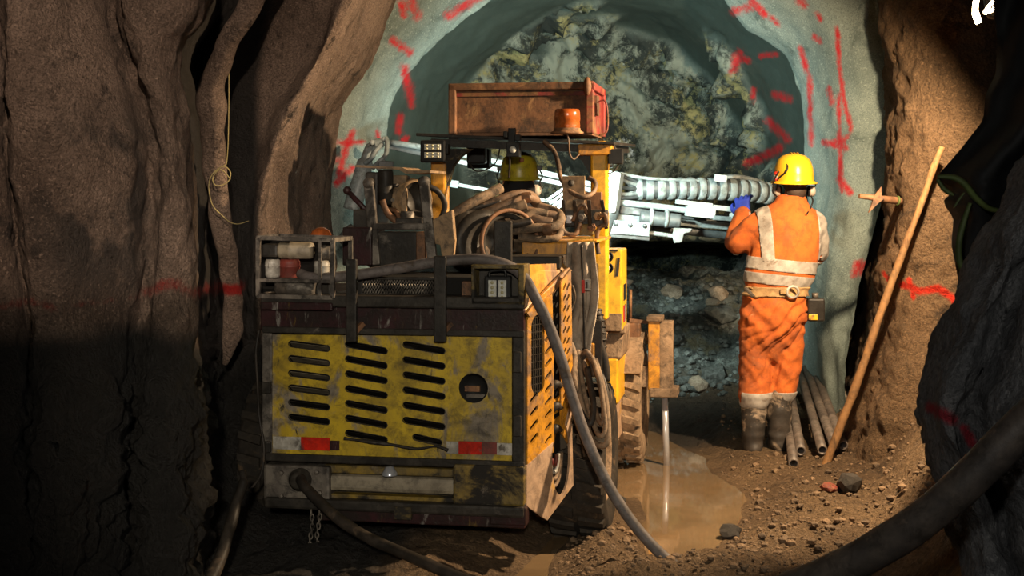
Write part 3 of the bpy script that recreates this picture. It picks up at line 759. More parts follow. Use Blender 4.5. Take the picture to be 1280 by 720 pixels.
# tape and reflectors on the panel
for rect, m in (((341, 546, 376, 562), 'white_tape'), ((376, 547, 412, 563), 'red_reflector'), ((412, 551, 424, 563), 'grimy_maroon'),
                ((558, 552, 573, 567), 'white_tape'), ((573, 552, 602, 568), 'red_reflector'), ((602, 553, 621, 568), 'rust_red'), ((621, 554, 640, 569), 'white_tape')):
    MB().box(*bp(*rect, -0.012, -0.006)).build('reflector', m, RIG, 0.001)
# bent, buckled lower lip of the panel
rr_ = [A(x, y, -0.02) for x, y in ((430, 548), (460, 552), (490, 556), (520, 561), (545, 558), (560, 563))]
MB().tube(catmull(rr_, 5), 0.008, 6, jitter=0.8).build('bent_lip', 'grimy_black', RIG)
rbox('sill', 'grimy_black', (330, 572, 655, 582), -0.02, 0.1)
# bumper
bb = MB()
bb.box(*bp(329, 582, 412, 628, -0.03, 0.12)); bb.build('bumper_block', 'grey_steel', RIG, 0.012)
rbox('bumper_block', 'yellow_grimy', (566, 582, 655, 632), -0.03, 0.12, 0.01)
rbox('bumper_recess', 'grimy_black', (412, 580, 566, 634), 0.05, 0.12)
rbox('bumper_bar', 'bare_bar', (408, 596, 570, 617), -0.01, 0.06, 0.02)
rbox('bumper_ledge', 'yellow_grimy', (405, 584, 572, 594), 0.0, 0.06, 0.004)
rbox('bumper_ledge', 'yellow_grimy', (405, 620, 572, 630), 0.0, 0.06, 0.004)
q = A(487, 591, -0.02); MB().lathe([(0, 0.03), (0.018, 0.026), (0.026, 0.01), (0.034, 0.0), (0.034, -0.01)], q, (0, 0, 1), 16).build('tow_pin', 'chrome', RIG)
rbox('bumper_lip', 'grimy_black', (330, 628, 655, 642), -0.05, 0.12, 0.012)
rbox('skirt', 'grimy_maroon', (400, 640, 656, 656), -0.03, 0.1, 0.006)
rbox('skirt', 'yellow_grimy', (492, 634, 514, 650), -0.056, -0.03, 0.004)
rbox('skirt', 'grimy_maroon', (612, 634, 657, 657), -0.04, 0.05, 0.006)
q = A(376, 599, -0.03); g = MB()
g.lathe([(0.05, 0.0), (0.05, -0.02), (0.036, -0.024), (0.036, -0.05), (0.026, -0.055), (0.0, -0.055)], q, (0, 1, 0), 18)
g.build('cable_socket', 'grimy_black', RIG)
for px, py in ((352, 591), (396, 590), (352, 620), (400, 616)):
    MB().lathe([(0.0, -0.014), (0.010, -0.012), (0.012, 0.0)], A(px, py, -0.03), (0, 1, 0), 6, False).build('bolt', 'grey_steel', RIG)
# upper beam
rbox('deck_beam', 'grimy_maroon', (325, 384, 655, 417), -0.02, 0.12, 0.008)
rbox('deck_rail', 'grimy_black', (325, 370, 655, 385), -0.05, 0.14, 0.008)
rbox('deck_rail', 'grimy_maroon', (325, 378, 415, 388), -0.06, 0.05, 0.006)
rbox('beam_strip', 'grimy_black', (327, 411, 655, 419), -0.03, 0.0, 0.004)
MB().box((-1.13, 0.0, A(500, 372, 0).z - 0.02), (-0.01, 0.95, A(500, 372, 0).z)).build('deck', 'grimy_black', RIG, 0.004)
# guard posts
for x0, y0, x1, y1 in ((432, 324, 445, 428), (542, 320, 557, 428)):
    o = rbox('guard_post', 'grimy_black', (x0, y0, x1, y1), -0.075, -0.045, 0.005)
    MB().bar(A(x0 + 6, y1 - 6, -0.06), A(x0 + 22, y1 - 24, -0.02), 0.02, 0.02).build('brace', 'rust_brown', o)
# expanded metal grille
g = MB(); z0 = A(500, 379, 0.06).z; z1 = A(500, 349, 0.06).z; xa = A(452, 364, 0.06).x; xb = A(545, 364, 0.06).x
nx = 26; nz = 5; dx = (xb - xa) / nx; dz = (z1 - z0) / nz
for i in range(nx):
    for k in range(nz):
        p = Vector((xa + dx * i, 0.06, z0 + dz * k))
        g.bar(p, p + Vector((dx / 2, 0.004, dz)), 0.003, 0.003); g.bar(p + Vector((dx, 0, 0)), p + Vector((dx / 2, 0.004, dz)), 0.003, 0.003)
g.build('mesh_grille', 'grey_steel', RIG)
g = MB()
for rect in ((448, 346, 549, 350), (448, 377, 549, 381), (447, 346, 452, 381), (545, 346, 550, 381)): g.box(*bp(*rect, 0.055, 0.075))
g.build('grille_frame', 'grimy_black', RIG, 0.002)
rbox('deck_box', 'dark_interior', (450, 346, 590, 372), 0.09, 0.5, 0.004)
rbox('bracket', 'rust_brown', (577, 352, 592, 374), 0.05, 0.1, 0.003)
# rear work light in its guard box
o = rbox('light_guard', 'grimy_black', (590, 333, 652, 380), 0.06, 0.10, 0.004)
g = MB()
for rect in ((589, 331, 653, 336), (589, 376, 653, 381), (589, 331, 593, 381), (648, 331, 655, 381)): g.box(*bp(*rect, -0.05, 0.1))
g.build('guard_rim', 'yellow_grimy', o, 0.003)
def led_lamp(rect, y, cols, rows_, nled, parent, dot='led_yellow', rowsplit=False):
    x0, y0, x1, y1 = rect
    lm = MB().box(*bp(x0, y0, x1, y1, y, y + 0.05)).build('work_light', 'black_plastic', parent, 0.008)
    for i in range(cols):
        for j in range(rows_):
            w_ = (x1 - x0 - 8) / cols; h_ = (y1 - y0 - 8) / rows_
            r_ = (x0 + 4 + w_ * i + 1.2, y0 + 4 + h_ * j + 1.2, x0 + 4 + w_ * (i + 1) - 1.2, y0 + 4 + h_ * (j + 1) - 1.2)
            MB().box(*bp(*r_, y - 0.004, y + 0.01)).build('lens', 'lamp_glass', lm, 0.002)
            nn = nled
            for a_ in range(nn[0]):
                for b_ in range(nn[1]):
                    px = r_[0] + (r_[2] - r_[0]) * (a_ + 0.5) / nn[0]; py = r_[1] + (r_[3] - r_[1]) * (b_ + 0.5) / nn[1]
                    MB().lathe([(0.0, -0.010), (0.005, -0.009), (0.008, -0.003)], A(px, py, y), (0, 1, 0), 8).build('led', dot, lm)
    return lm
led_lamp((605, 345, 638, 380), -0.01, 2, 1, (1, 4), RIG)
MB().tube(catmull([A(x, y, -0.015) for x, y in ((612, 346), (612, 340), (620, 338), (630, 338), (632, 341), (632, 346))], 4), 0.006, 6).build('lamp_handle', 'black_plastic', RIG)
# pipe cage on the left
g = MB(); ya, yb = -0.05, 0.22
def edge(p, q, r=0.009): g.bar(p, q, 2 * r, 2 * r)
cp = [(323, 297), (416, 300), (416, 372), (323, 370)]
fr = [A(x, y, ya) for x, y in cp]; bk = [A(x, y, ya) + Vector((0, yb - ya, 0)) for x, y in cp]
for i in range(4):
    edge(fr[i], fr[(i + 1) % 4]); edge(bk[i], bk[(i + 1) % 4]); edge(fr[i], bk[i])
edge(A(400, 298, ya), A(400, 372, ya), 0.007); edge(A(323, 350, ya), A(416, 352, ya), 0.007)
cage = g.build('guard_cage', 'grey_steel', RIG)
def can(name, m, p, q, r):
    ax = (q - p); L = ax.length
    return MB().lathe([(0, 0), (r * 0.86, 0), (r, 0.012), (r, L * 0.3), (r * 1.05, L * 0.32), (r * 1.05, L * 0.38), (r, L * 0.4), (r, L - 0.012), (r * 0.86, L), (0, L)], p, ax, 20).build(name, m, RIG)
can('filter_canister', 'bare_bar', A(349, 313, 0.05), A(391, 313, 0.05), 0.038)
can('filter_canister', 'white_tape', A(341, 324, 0.03), A(341, 347, 0.03), 0.034)
can('filter_canister', 'rust_red', A(362, 324, 0.06), A(362, 349, 0.06), 0.046)
can('filter_canister', 'white_tape', A(402, 326, 0.0), A(402, 344, 0.0), 0.034)
can('filter_canister', 'grey_steel', A(346, 358, 0.0), A(394, 360, 0.0), 0.040)
can('filter_canister', 'grey_steel', A(400, 317, 0.06), A(416, 317, 0.06), 0.036)
rbox('cage_back', 'dark_interior', (326, 300, 414, 370), 0.16, 0.2, 0.003)
for rect in ((326, 305, 347, 322), (384, 345, 398, 372), (398, 351, 414, 370)):
    rbox('pipe_fitting', 'grimy_black', rect, 0.02, 0.09, 0.012)
MB().ellipsoid(A(401, 296, 0.28), (0.05, 0.05, 0.045)).build('warning_dome', 'amber', RIG)
# side cable
MB().tube(catmull([A(x, y, yy) for x, y, yy in ((324, 412, -0.01), (320, 440, -0.02), (322, 480, -0.02), (324, 520, -0.02), (330, 560, -0.04), (327, 590, -0.05), (318, 606, -0.05), (311, 611, -0.06))], 6), 0.006, 6).build('cable', 'hose_black', RIG)

# ---- pump frame and engine parts on the deck
YP = 0.36
rbox('valve_box', 'grimy_maroon', (428, 284, 464, 332), YP - 0.04, YP + 0.2, 0.006)
g = MB()
g.bar(A(461, 228, YP), A(470, 331, YP), 0.045, 0.03, (0, 1, 0)); g.bar(A(530, 226, YP), A(541, 330, YP), 0.045, 0.03, (0, 1, 0)); g.bar(A(466, 283, YP), A(535, 283, YP), 0.03, 0.035, (0, 1, 0))
g.build('pump_frame', 'grey_steel', RIG, 0.005)
for px, py in ((461, 229), (530, 227)):
    MB().lathe([(0, -0.022), (0.024, -0.018), (0.026, 0.02), (0, 0.024)], A(px, py, YP), (0, 1, 0), 14).build('lifting_eye', 'grey_steel', RIG)
rbox('electric_box', 'grimy_black', (472, 290, 520, 333), YP + 0.01, YP + 0.2, 0.005)
rbox('electric_box_edge', 'rust_brown', (520, 290, 531, 330), YP + 0.01, YP + 0.2, 0.004)
g = MB(); g.prism([A(540, 275, YP), A(565, 262, YP), A(568, 300, YP), A(566, 320, YP), A(552, 320, YP), A(550, 306, YP), A(540, 304, YP)], (0, 0.05, 0)); g.build('tan_plate', 'tan_steel', RIG, 0.004)
g = MB(); g.prism([A(444, 206, YP + 0.05), A(502, 209, YP + 0.05), A(510, 213, YP + 0.05), A(538, 213, YP + 0.05), A(538, 216, YP + 0.05), A(507, 217, YP + 0.05), A(498, 212, YP + 0.05), A(444, 209, YP + 0.05)], (0, 0.32, 0.0)); g.build('cover_plate', 'tan_steel', RIG)
rbox('engine_block', 'grimy_black', (456, 215, 472, 284), YP + 0.08, YP + 0.3, 0.01)
can('engine_cylinder', 'grimy_black', A(482, 256, YP + 0.1), A(482, 212, YP + 0.1), 0.036)
rbox('engine_plate', 'tan_steel', (489, 219, 508, 270), YP + 0.12, YP + 0.15, 0.004)
# pump drum, seen three-quarter on
ctr = A(515, 250, YP + 0.16); ax = Vector((0.75, -0.66, 0.0)).normalized()
o = MB().lathe([(0, -0.10), (0.085, -0.10), (0.096, -0.09), (0.096, -0.03), (0.104, -0.028), (0.104, -0.008), (0.096, -0.006), (0.096, 0.03), (0.086, 0.04)], ctr, ax, 26).build('pump_drum', 'tan_steel', RIG)
MB().lathe([(0.086, 0.03), (0.05, -0.01), (0, -0.015)], ctr, ax, 20).build('drum_bowl', 'grimy_black', o)
for k in range(9):
    a = 2 * math.pi * k / 9; u, w_ = frame_axes(ax)
    q = ctr + ax * -0.018 + (u * math.cos(a) + w_ * math.sin(a)) * 0.106
    MB().cyl(q - ax * 0.018, q + ax * 0.018, 0.009, n=6).build('bolt', 'grey_steel', o)
for pts, r, m in ((((478, 250, .42), (484, 266, .42), (494, 276, .42), (497, 282, .42)), 0.016, 'rust_brown'), (((486, 262, .45), (495, 264, .44), (500, 276, .42)), 0.012, 'rust_brown'),
                  (((536, 233, .5), (548, 240, .52), (556, 256, .55), (550, 275, .55), (540, 280, .52)), 0.014, 'hose_black'), (((493, 255, .46), (503, 268, .44), (512, 272, .43)), 0.008, 'tan_steel')):
    rtube('engine_pipe', m, pts, r, 8)
can('oil_cup', 'grey_steel', A(509, 283, YP + 0.08), A(509, 264, YP + 0.08), 0.034)
rbox('oil_tray', 'grimy_black', (494, 272, 528, 283), YP + 0.04, YP + 0.16, 0.006)
g = MB(); g.tube([A(435, 239, 0.45), A(445, 250, 0.43), A(459, 264, 0.40)], 0.013, 8); g.ellipsoid(A(434, 238, 0.45), (0.02, 0.02, 0.02)); g.build('hand_lever', 'grimy_maroon', RIG)
rtube('engine_pipe', 'yellow_grimy', ((452, 255, .45), (450, 275, .44), (444, 285, .42)), 0.007, 6)
rbox('engine_foot', 'grimy_black', (441, 262, 462, 286), YP + 0.02, YP + 0.2, 0.006)
# cable reel
rc = A(607, 303, 0.55); rax = Vector((0.62, -0.78, 0.05)).normalized()
reel = MB().lathe([(0, 0.0), (0.05, 0.0), (0.055, 0.01), (0.13, 0.012), (0.155, 0.0), (0.155, -0.012), (0.09, -0.02), (0.085, -0.10), (0.155, -0.105), (0.155, -0.12), (0, -0.12)], rc - rax * 0.01, rax, 36).build('cable_reel', 'grimy_black', RIG)
fl = rc + Vector((0.11, 0.03, 0)) 
MB().ring(fl, rax, 0.15, 0.010, 40, 8).build('reel_flange', 'rust_brown', RIG)
MB().ring(fl - rax * 0.03, rax, 0.128, 0.014, 36, 8).build('reel_rib', 'grimy_black', RIG)
rbox('reel_bracket', 'grimy_black', (617, 276, 639, 331), 0.38, 0.42, 0.006)
MB().lathe([(0, -0.02), (0.032, -0.018), (0.036, 0), (0, 0.002)], rc + rax * 0.02 - Vector((0.02, 0, 0.05)), rax, 18).build('reel_hub', 'muddy_steel', RIG)
rtube('reel_cable', 'hose_black', ((566, 290, .5), (575, 298, .5), (572, 312, .5), (582, 322, .5)), 0.022, 8)
rbox('reel_floor', 'grimy_black', (568, 320, 700, 336), 0.42, 0.9, 0.006)

# ---- yellow decks and right-hand side
rbox('side_deck', 'yellow_side', (652, 303, 712, 330), 0.66, 1.25, 0.008)
MB().box((A(655, 300, 0.66).x, 0.66, A(650, 303, .66).z), (A(746, 300, 0.66).x, 1.3, A(650, 303, .66).z + 0.012)).build('deck_top', 'yellow_side', RIG, 0.003)
h_ = []
for k in range(6):
    a = a2(717 + 4.4 * k, 302 - 0.5 * k, 0.64); h_.append(slot(a[0] - 0.004, a[1], a[0] + 0.004, a[1], 0.0045, 4))
plate('perforated_angle', [a2(711, 300, .64), a2(742, 295, .64), a2(742, 303, .64), a2(711, 308, .64)], h_, 0.006, MRy(0.64), 'yellow_bright', RIG)
rbox('deck_beam', 'grimy_black', (652, 326, 706, 334), 0.55, 0.9, 0.004)
# flared side panels: a vertical plane turning out from the rear corner
FU = Vector((0.17, 0.38, 0)).normalized(); FN = Vector((FU.y, -FU.x, 0))
def FL(px, py, off=0.0):
    r = ray(px, py); rl = Vector((r.dot(EX), r.dot(EY), r.z)); o_ = to_local(CAMP)
    t = (off - FN.dot(o_)) / FN.dot(rl)
    p = o_ + rl * t
    return p
def f2(px, py, off=0.0):
    p = FL(px, py, off); return (p.dot(FU), p.z)
def MF(off):
    m = Matrix(((FU.x, 0, FN.x, FN.x * off), (FU.y, 0, FN.y, FN.y * off), (0, 1, 0, 0), (0, 0, 0, 1)))
    return m
hl = []
wx, wy = f2(670, 408); wx2, wy2 = f2(670, 478)
win = slot(wx, wy2, wx, wy, 0.052, 10)
hl.append(win)
for k in range(10):
    a = f2(680, 409 + 16 * k); b = f2(686, 401 + 16 * k); hl.append(slot(a[0], a[1], b[0], b[1], 0.009, 4))
for k in range(4):
    a = f2(662, 509 + 17 * k - 8); b = f2(669, 500 + 17 * k - 8); hl.append(slot(a[0], a[1], b[0], b[1], 0.010, 4))
plate('side_panel', [f2(657, 400), f2(661, 388), f2(668, 380), f2(688, 368), f2(690, 460), f2(690, 553), f2(657, 580)], hl, 0.010, MF(0.0), 'yellow_side', RIG)
g = MB()
for k in range(6):
    u_ = wx - 0.052 + 0.104 * (k + 0.5) / 6
    zt = wy + math.sqrt(max(0, 0.052 ** 2 - (u_ - wx) ** 2))
    g.bar(FU * u_ + Vector((0, 0, wy2 - 0.05)), FU * u_ + Vector((0, 0, zt)), 0.005, 0.005, FN)
for k in range(11):
    z_ = wy2 - 0.04 + (wy - wy2 + 0.08) * k / 10
    g.bar(FU * (wx - 0.05) + Vector((0, 0, z_)), FU * (wx + 0.05) + Vector((0, 0, z_)), 0.004, 0.004, FN)
g.build('window_grille', 'grimy_black', RIG)
MB().prism([FL(656, 398, -0.03), FL(668, 374, -0.03), FL(708, 350, -0.03), FL(708, 560, -0.03), FL(657, 575, -0.03)], -FN * 0.03).build('side_backing', 'dark_interior', RIG)
# sloping hood corner
g = MB(); g.prism([A(650, 331, 0.02), A(704, 329, 0.5), A(709, 336, 0.5), A(700, 345, 0.42), A(686, 358, 0.27), A(672, 372, 0.14), A(656, 390, 0.01), A(651, 384, 0.0)], (0.0, 0.02, -0.02)); g.build('hood_corner', 'yellow_side', RIG)
g = MB(); g.prism([A(708, 334, 0.46), A(712, 338, 0.46), A(690, 366, 0.3), A(668, 386, 0.1), A(660, 396, 0.02), A(656, 391, 0.0), A(672, 371, 0.13), A(688, 354, 0.27)], (0.012, -0.012, 0)); g.build('hood_edge', 'yellow_side', RIG)
# louvred strip further forward
st = []
for k in range(13):
    for j in range(2):
        a = f2(702.5 + 4.4 * j, 358 + 13.5 * k + 3); b = f2(705 + 4.4 * j, 355 + 13.5 * k)
        st.append(slot(a[0], a[1], b[0], b[1], 0.006, 3))
plate('louvre_strip', [f2(699.5, 352), f2(712, 336), f2(714, 470), f2(709, 555), f2(699.5, 540)], st, 0.008, MF(0.0), 'yellow_side', RIG)
for y0 in (500, 525):
    rb = MB().prism([FL(690, y0, -0.02), FL(700, y0 - 6, -0.02), FL(701, y0 + 10, -0.02), FL(691, y0 + 18, -0.02)], FN * 0.01); rb.build('inner_plate', 'yellow_side', RIG)
for y0 in (485, 512, 540):
    MB().tube(catmull([FL(690, y0, -0.01), FL(695, y0 - 5, 0.0), FL(700, y0 - 2, -0.01)], 4), 0.018, 8).build('inner_hose', 'hose_black', RIG)
# muddy guard plate with a round opening
ec = f2(699, 572, 0.004); eh = []
for k in range(28):
    t = 2 * math.pi * k / 28; eh.append((ec[0] + 0.074 * math.cos(t), ec[1] + 0.165 * math.sin(t)))
plate('wheel_guard', [f2(655, 582), f2(690, 551), f2(700, 548), f2(711, 500), f2(713.5, 606), f2(681, 650), f2(655, 632)], [eh], 0.010, MF(0.004), 'muddy_panel', RIG)
hub = MB(); hcn = FU * ec[0] + Vector((0, 0, ec[1])) - FN * 0.035
MB().prism([hcn + FU * (0.095 * math.cos(2 * math.pi * k / 24)) + Vector((0, 0, 0.19 * math.sin(2 * math.pi * k / 24))) for k in range(24)], -FN * 0.02).build('fan_backing', 'dark_interior', RIG)
for j, (rr2, m) in enumerate(((0.85, 'muddy_steel'), (0.66, 'muddy_steel'), (0.48, 'white_tape'), (0.30, 'rust_red'))):
    g = MB(); pts = []
    for k in range(15):
        t = math.pi * (1.1 + 0.9 * k / 14); pts.append(hcn + FN * 0.012 + FU * (0.074 * rr2 * math.cos(t)) + Vector((0, 0, 0.165 * rr2 * math.sin(t) + 0.01)))
    g.tube(pts, 0.009, 6).build('fan_ring', m, RIG)
MB().prism([hcn + FU * -0.03 + Vector((0, 0, 0.02)), hcn + FU * 0.0 + Vector((0, 0, 0.10)), hcn + FU * 0.02 + Vector((0, 0, 0.12)), hcn + FU * 0.0 + Vector((0, 0, 0.02))], FN * 0.01).build('fan_vane', 'yellow_side', RIG)

# ---- wheels
def wheel(c, R, W, m_tire, m_lug, side, nl=22):
    w_ = MB()
    prof = [(R * 0.52, -W * 0.40), (R * 0.60, -W * 0.47), (R * 0.80, -W * 0.52), (R * 0.92, -W * 0.48), (R * 0.95, -W * 0.40), (R * 0.955, 0), (R * 0.95, W * 0.40), (R * 0.92, W * 0.48), (R * 0.80, W * 0.52), (R * 0.60, W * 0.47), (R * 0.52, W * 0.40)]
    w_.lathe(prof, (0, 0, 0), (1, 0, 0), 40)
    o = w_.build('wheel', m_tire, RIG); o.location = c
    rim = MB()
    s = side
    rim.lathe([(R * 0.53, s * W * 0.42), (R * 0.50, s * W * 0.44), (R * 0.47, s * W * 0.40), (R * 0.42, s * W * 0.25), (R * 0.20, s * W * 0.22), (R * 0.18, s * W * 0.36), (R * 0.10, s * W * 0.38), (0, s * W * 0.38)], (0, 0, 0), (1, 0, 0), 28)
    rim.lathe([(R * 0.53, -s * W * 0.42), (R * 0.4, -s * W * 0.2), (0, -s * W * 0.2)], (0, 0, 0), (1, 0, 0), 28)
    rim.build('rim', 'muddy_steel', o)
    for k in range(6):
        a = math.pi * k / 3
        MB().cyl((s * W * 0.22, R * 0.32 * math.cos(a), R * 0.32 * math.sin(a)), (s * W * 0.27, R * 0.32 * math.cos(a), R * 0.32 * math.sin(a)), 0.012, n=6).build('wheel_nut', 'grey_steel', o)
    lug = MB(); lw = W * 0.27
    q0 = []; q1 = []
    for sx in (1,):
        lug.hexa([Vector((0.01, -0.024, R * 0.94)), Vector((W * 0.50, -0.050, R * 0.915)), Vector((W * 0.50, -0.004, R * 0.915)), Vector((0.01, 0.026, R * 0.94))],
                 [Vector((0.012, -0.020, R * 1.0)), Vector((W * 0.46, -0.044, R * 0.985)), Vector((W * 0.46, -0.010, R * 0.985)), Vector((0.012, 0.020, R * 1.0))])
    lm = lug.mesh('tread_lug'); lm.materials.append(MATS[m_lug])
    for k in range(nl):
        for sx in (1, -1):
            l_ = bpy.data.objects.new('tread_lug', lm); link(l_, o)
            l_.rotation_euler = (2 * math.pi * (k + (0.5 if sx < 0 else 0)) / nl, 0, 0)
            if sx < 0: l_.rotation_euler = (math.pi - 2 * math.pi * (k + 0.5) / nl, 0, math.pi)
    return o
WR = 0.37
for x in (0.165, -1.32):
    wheel((x, 0.80, WR - 0.02), WR, 0.27, 'tire', 'tire', 1 if x > 0 else -1)
wheel((0.205, 2.60, WR), WR, 0.22, 'tire_muddy', 'tire_muddy', 1)
wheel((-1.30, 2.60, WR), WR, 0.22, 'tire_muddy', 'tire_muddy', -1)
for y in (0.80, 2.60): MB().cyl((-1.2, y, WR), (0.1, y, WR), 0.07).build('axle', 'grimy_black', RIG)

# ---- front frame, cabinet and fender
g = MB(); lo, hi = bp(754, 312, 777, 414, 1.75, 2.05); g.box(lo, hi); cab = g.build('control_cabinet', 'yellow_bright', RIG, 0.008)
for py in (321, 335):
    MB().lathe([(0, -0.004), (0.022, -0.006), (0.028, -0.014), (0.030, 0.0)], A(760, py, 1.75), (0, 1, 0), 18).build('gauge', 'black_plastic', cab)
    MB().lathe([(0, -0.008), (0.014, -0.007)], A(760, py, 1.75), (0, 1, 0), 14).build('gauge_face', 'chrome', cab)
MB().box(*bp(757, 312, 772, 314, 1.742, 1.75)).build('cabinet_seam', 'grimy_black', cab)
MB().prism([A(772, 322, 1.745), A(775, 322, 1.745), A(773, 345, 1.745), A(769, 345, 1.745)], (0, 0.004, 0)).build('stain', 'grimy_black', cab)
xr_ = hi[0]
for (y0, y1, z0_, z1_, m) in ((1.86, 1.98, 375, 355, 'black_plastic'), (1.84, 1.99, 402, 381, 'red_reflector'), (1.90, 1.99, 402, 381, 'white_tape')):
    MB().box((xr_, y0, A(776, z0_, 1.9).z), (xr_ + 0.003, y1, A(776, z1_, 1.9).z)).build('sticker', m, cab)
rbox('cabinet_mud', 'muddy_steel', (756, 392, 777, 414), 1.735, 1.75, 0.003)
rbox('fender', 'muddy_steel', (752, 413, 777, 450), 1.9, 2.45, 0.02)
rbox('front_frame', 'yellow_bright', (752, 448, 773, 505), 1.9, 2.4, 0.012)
rbox('front_frame', 'muddy_panel', (742, 500, 768, 560), 1.85, 2.3, 0.015)
rbox('frame_leg', 'muddy_steel', (741, 505, 748, 585), 1.7, 1.8, 0.008)
rbox('fender_step', 'muddy_steel', (752, 408, 782, 417), 1.86, 2.1, 0.008)
g = MB(); 
fc = Vector((0.205, 2.6, WR))
for k in range(9):
    pass
pts0 = []; 
for k in range(9):
    t = math.radians(50 + 100 * k / 8); pts0.append((fc.y + 0.43 * math.cos(t), fc.z + 0.43 * math.sin(t)))
poly = [Vector((0.06, a, b)) for a, b in pts0] + [Vector((0.06, fc.y + (a - fc.y) * 0.96, fc.z + (b - fc.z) * 0.96)) for a, b in reversed(pts0)]
g.prism(poly, (0.26, 0, 0)); g.build('mudguard', 'muddy_steel', RIG)
rbox('front_body', 'grimy_black', (600, 330, 745, 470), 1.95, 3.0, 0.01)
rbox('cab_floor', 'grimy_black', (560, 300, 735, 330), 1.35, 2.5, 0.01)
# hinge block and stabiliser jack
MB().box(*bp(783, 404, 800, 432, 2.45, 2.6)).build('jack_bracket', 'rust_brown', RIG, 0.01)
MB().bar(A(786, 400, 2.5), A(812, 403, 2.55), 0.03, 0.02).build('jack_bracket', 'rust_brown', RIG)
jk = rbox('stabiliser_jack', 'yellow_side', (810, 398, 825, 488), 2.5, 2.62, 0.006)
MB().box(*bp(824, 402, 841, 488, 2.5, 2.62)).build('jack_channel', 'muddy_steel', jk, 0.006)
MB().box(*bp(812, 486, 847, 497, 2.47, 2.66)).build('jack_foot', 'muddy_steel', jk, 0.006)
MB().box(*bp(808, 396, 828, 402, 2.48, 2.64)).build('jack_cap', 'muddy_steel', jk, 0.004)
MB().box(*bp(800, 458, 812, 484, 2.52, 2.6)).build('jack_lug', 'muddy_steel', jk, 0.004)
q = A(831, 497, 2.56); q2 = Vector((q.x + 0.012, q.y, -0.06))
MB().cyl(q, q2, 0.019, n=20).build('jack_rod', 'chrome', jk)
MB().cyl(A(788, 362, 2.6), A(788, 402, 2.6), 0.010, n=8).build('marker_post', 'rust_brown', RIG)
rtube('hose', 'hose_muddy', ((757, 415, 1.7), (752, 450, 1.7), (757, 480, 1.7), (754, 520, 1.7)), 0.012, 8)

# ---- posts, canopy and what hangs on it
rbox('canopy_post', 'yellow_bright', (738, 176, 759, 400), 1.34, 1.44, 0.012)
rbox('canopy_post', 'yellow_side', (538, 196, 557, 300), 1.34, 1.44, 0.012)
g = MB(); g.box(*bp(722, 180, 765, 194, 1.32, 1.5)); g.build('post_head', 'yellow_side', RIG, 0.008)
g = MB(); g.prism([A(738, 192, 1.36), A(738, 222, 1.36), A(734, 212, 1.36), A(728, 202, 1.36), A(718, 194, 1.36)], (0, 0.08, 0)); g.build('gusset', 'grimy_black', RIG)
g = MB(); g.prism([A(556, 186, 1.36), A(588, 186, 1.36), A(574, 196, 1.36), A(565, 208, 1.36), A(560, 226, 1.36), A(556, 238, 1.36)], (0, 0.08, 0)); g.build('gusset', 'yellow_grimy', RIG)
zl = A(520, 170, 1.3); zr = A(768, 181, 1.3)
g = MB(); fw = Vector((0.0, 1.25, 0.03))
g.hexa([zl, zr, zr + fw, zl + fw], [zl + Vector((0, 0, 0.016)), zr + Vector((0, 0, 0.016)), zr + fw + Vector((0, 0, 0.016)), zl + fw + Vector((0, 0, 0.016))])
roof = g.build('canopy_roof', 'grimy_black', RIG, 0.003)
for k_ in (0.0, 0.9): MB().bar(A(540, 178, 1.36) + fw * k_, A(738, 186, 1.36) + fw * k_, 0.05, 0.04).build('roof_beam', 'grimy_black', roof)
for sx in (0, 1):
    q = zl.lerp(zr, 0.18 if not sx else 0.94)
    MB().bar(q + Vector((0, 0.05, -0.02)), q + fw * 0.97 + Vector((0, 0, -0.02)), 0.05, 0.04).build('roof_beam', 'grimy_black', roof)
led_lamp((525, 175, 556, 203), 1.24, 1, 2, (3, 2), RIG, 'led_yellow')
rbox('lamp_bracket', 'grimy_black', (552, 180, 560, 192), 1.28, 1.34, 0.003)
bl = MB().box(*bp(583, 182, 606, 205, 1.7, 1.78)).build('flood_lamp', 'black_plastic', RIG, 0.012)
for i_, (px, yy) in enumerate(((600, 2.60), (752, 2.60))):
    lp = A(px, 214, yy)
    hz = MB().box((lp.x - 0.07, 2.54, 1.78), (lp.x + 0.07, 2.62, 1.90)).build('flood_lamp', 'black_plastic', RIG, 0.01)
    MB().box((lp.x - 0.058, 2.62, 1.79), (lp.x + 0.058, 2.628, 1.89)).build('lens', 'lamp_glass', hz)
    MB().bar((lp.x, 2.58, 1.90), (lp.x, 2.56, 1.96), 0.03, 0.03).build('bracket', 'grimy_black', hz)
rtube('wire', 'hose_black', ((587, 203, 1.72), (592, 212, 1.7), (601, 214, 1.7), (615, 208, 1.7), (622, 198, 1.65), (625, 184, 1.6)), 0.004, 6)
g = MB(); g.box(*bp(633, 178, 649, 196, 1.2, 1.26)); g.box(*bp(635, 160, 644, 180, 1.22, 1.25)); g.box(*bp(629, 164, 634, 172, 1.21, 1.25)); g.box(*bp(643, 168, 650, 176, 1.21, 1.25)); g.build('rear_camera', 'black_plastic', RIG, 0.003)
MB().lathe([(0, -0.012), (0.012, -0.01), (0.018, 0)], A(641, 187, 1.2), (0, 1, 0), 14).build('camera_lens', 'lamp_glass', RIG)
rtube('wire', 'hose_black', ((637, 196, 1.22), (637, 208, 1.22), (636, 222, 1.24)), 0.005, 6)
bcn = A(709, 165, 1.24)
o = MB().lathe([(0, -0.01), (0.085, -0.01), (0.085, 0.0), (0.07, 0.006), (0.068, 0.02)], bcn, (0, 0, 1), 24).build('beacon_base', 'rust_brown', RIG)
MB().lathe([(0.064, 0.014), (0.067, 0.03), (0.065, 0.055), (0.068, 0.058), (0.066, 0.10), (0.061, 0.116), (0.0, 0.118)], bcn, (0, 0, 1), 28).build('beacon_lens', 'amber', o)
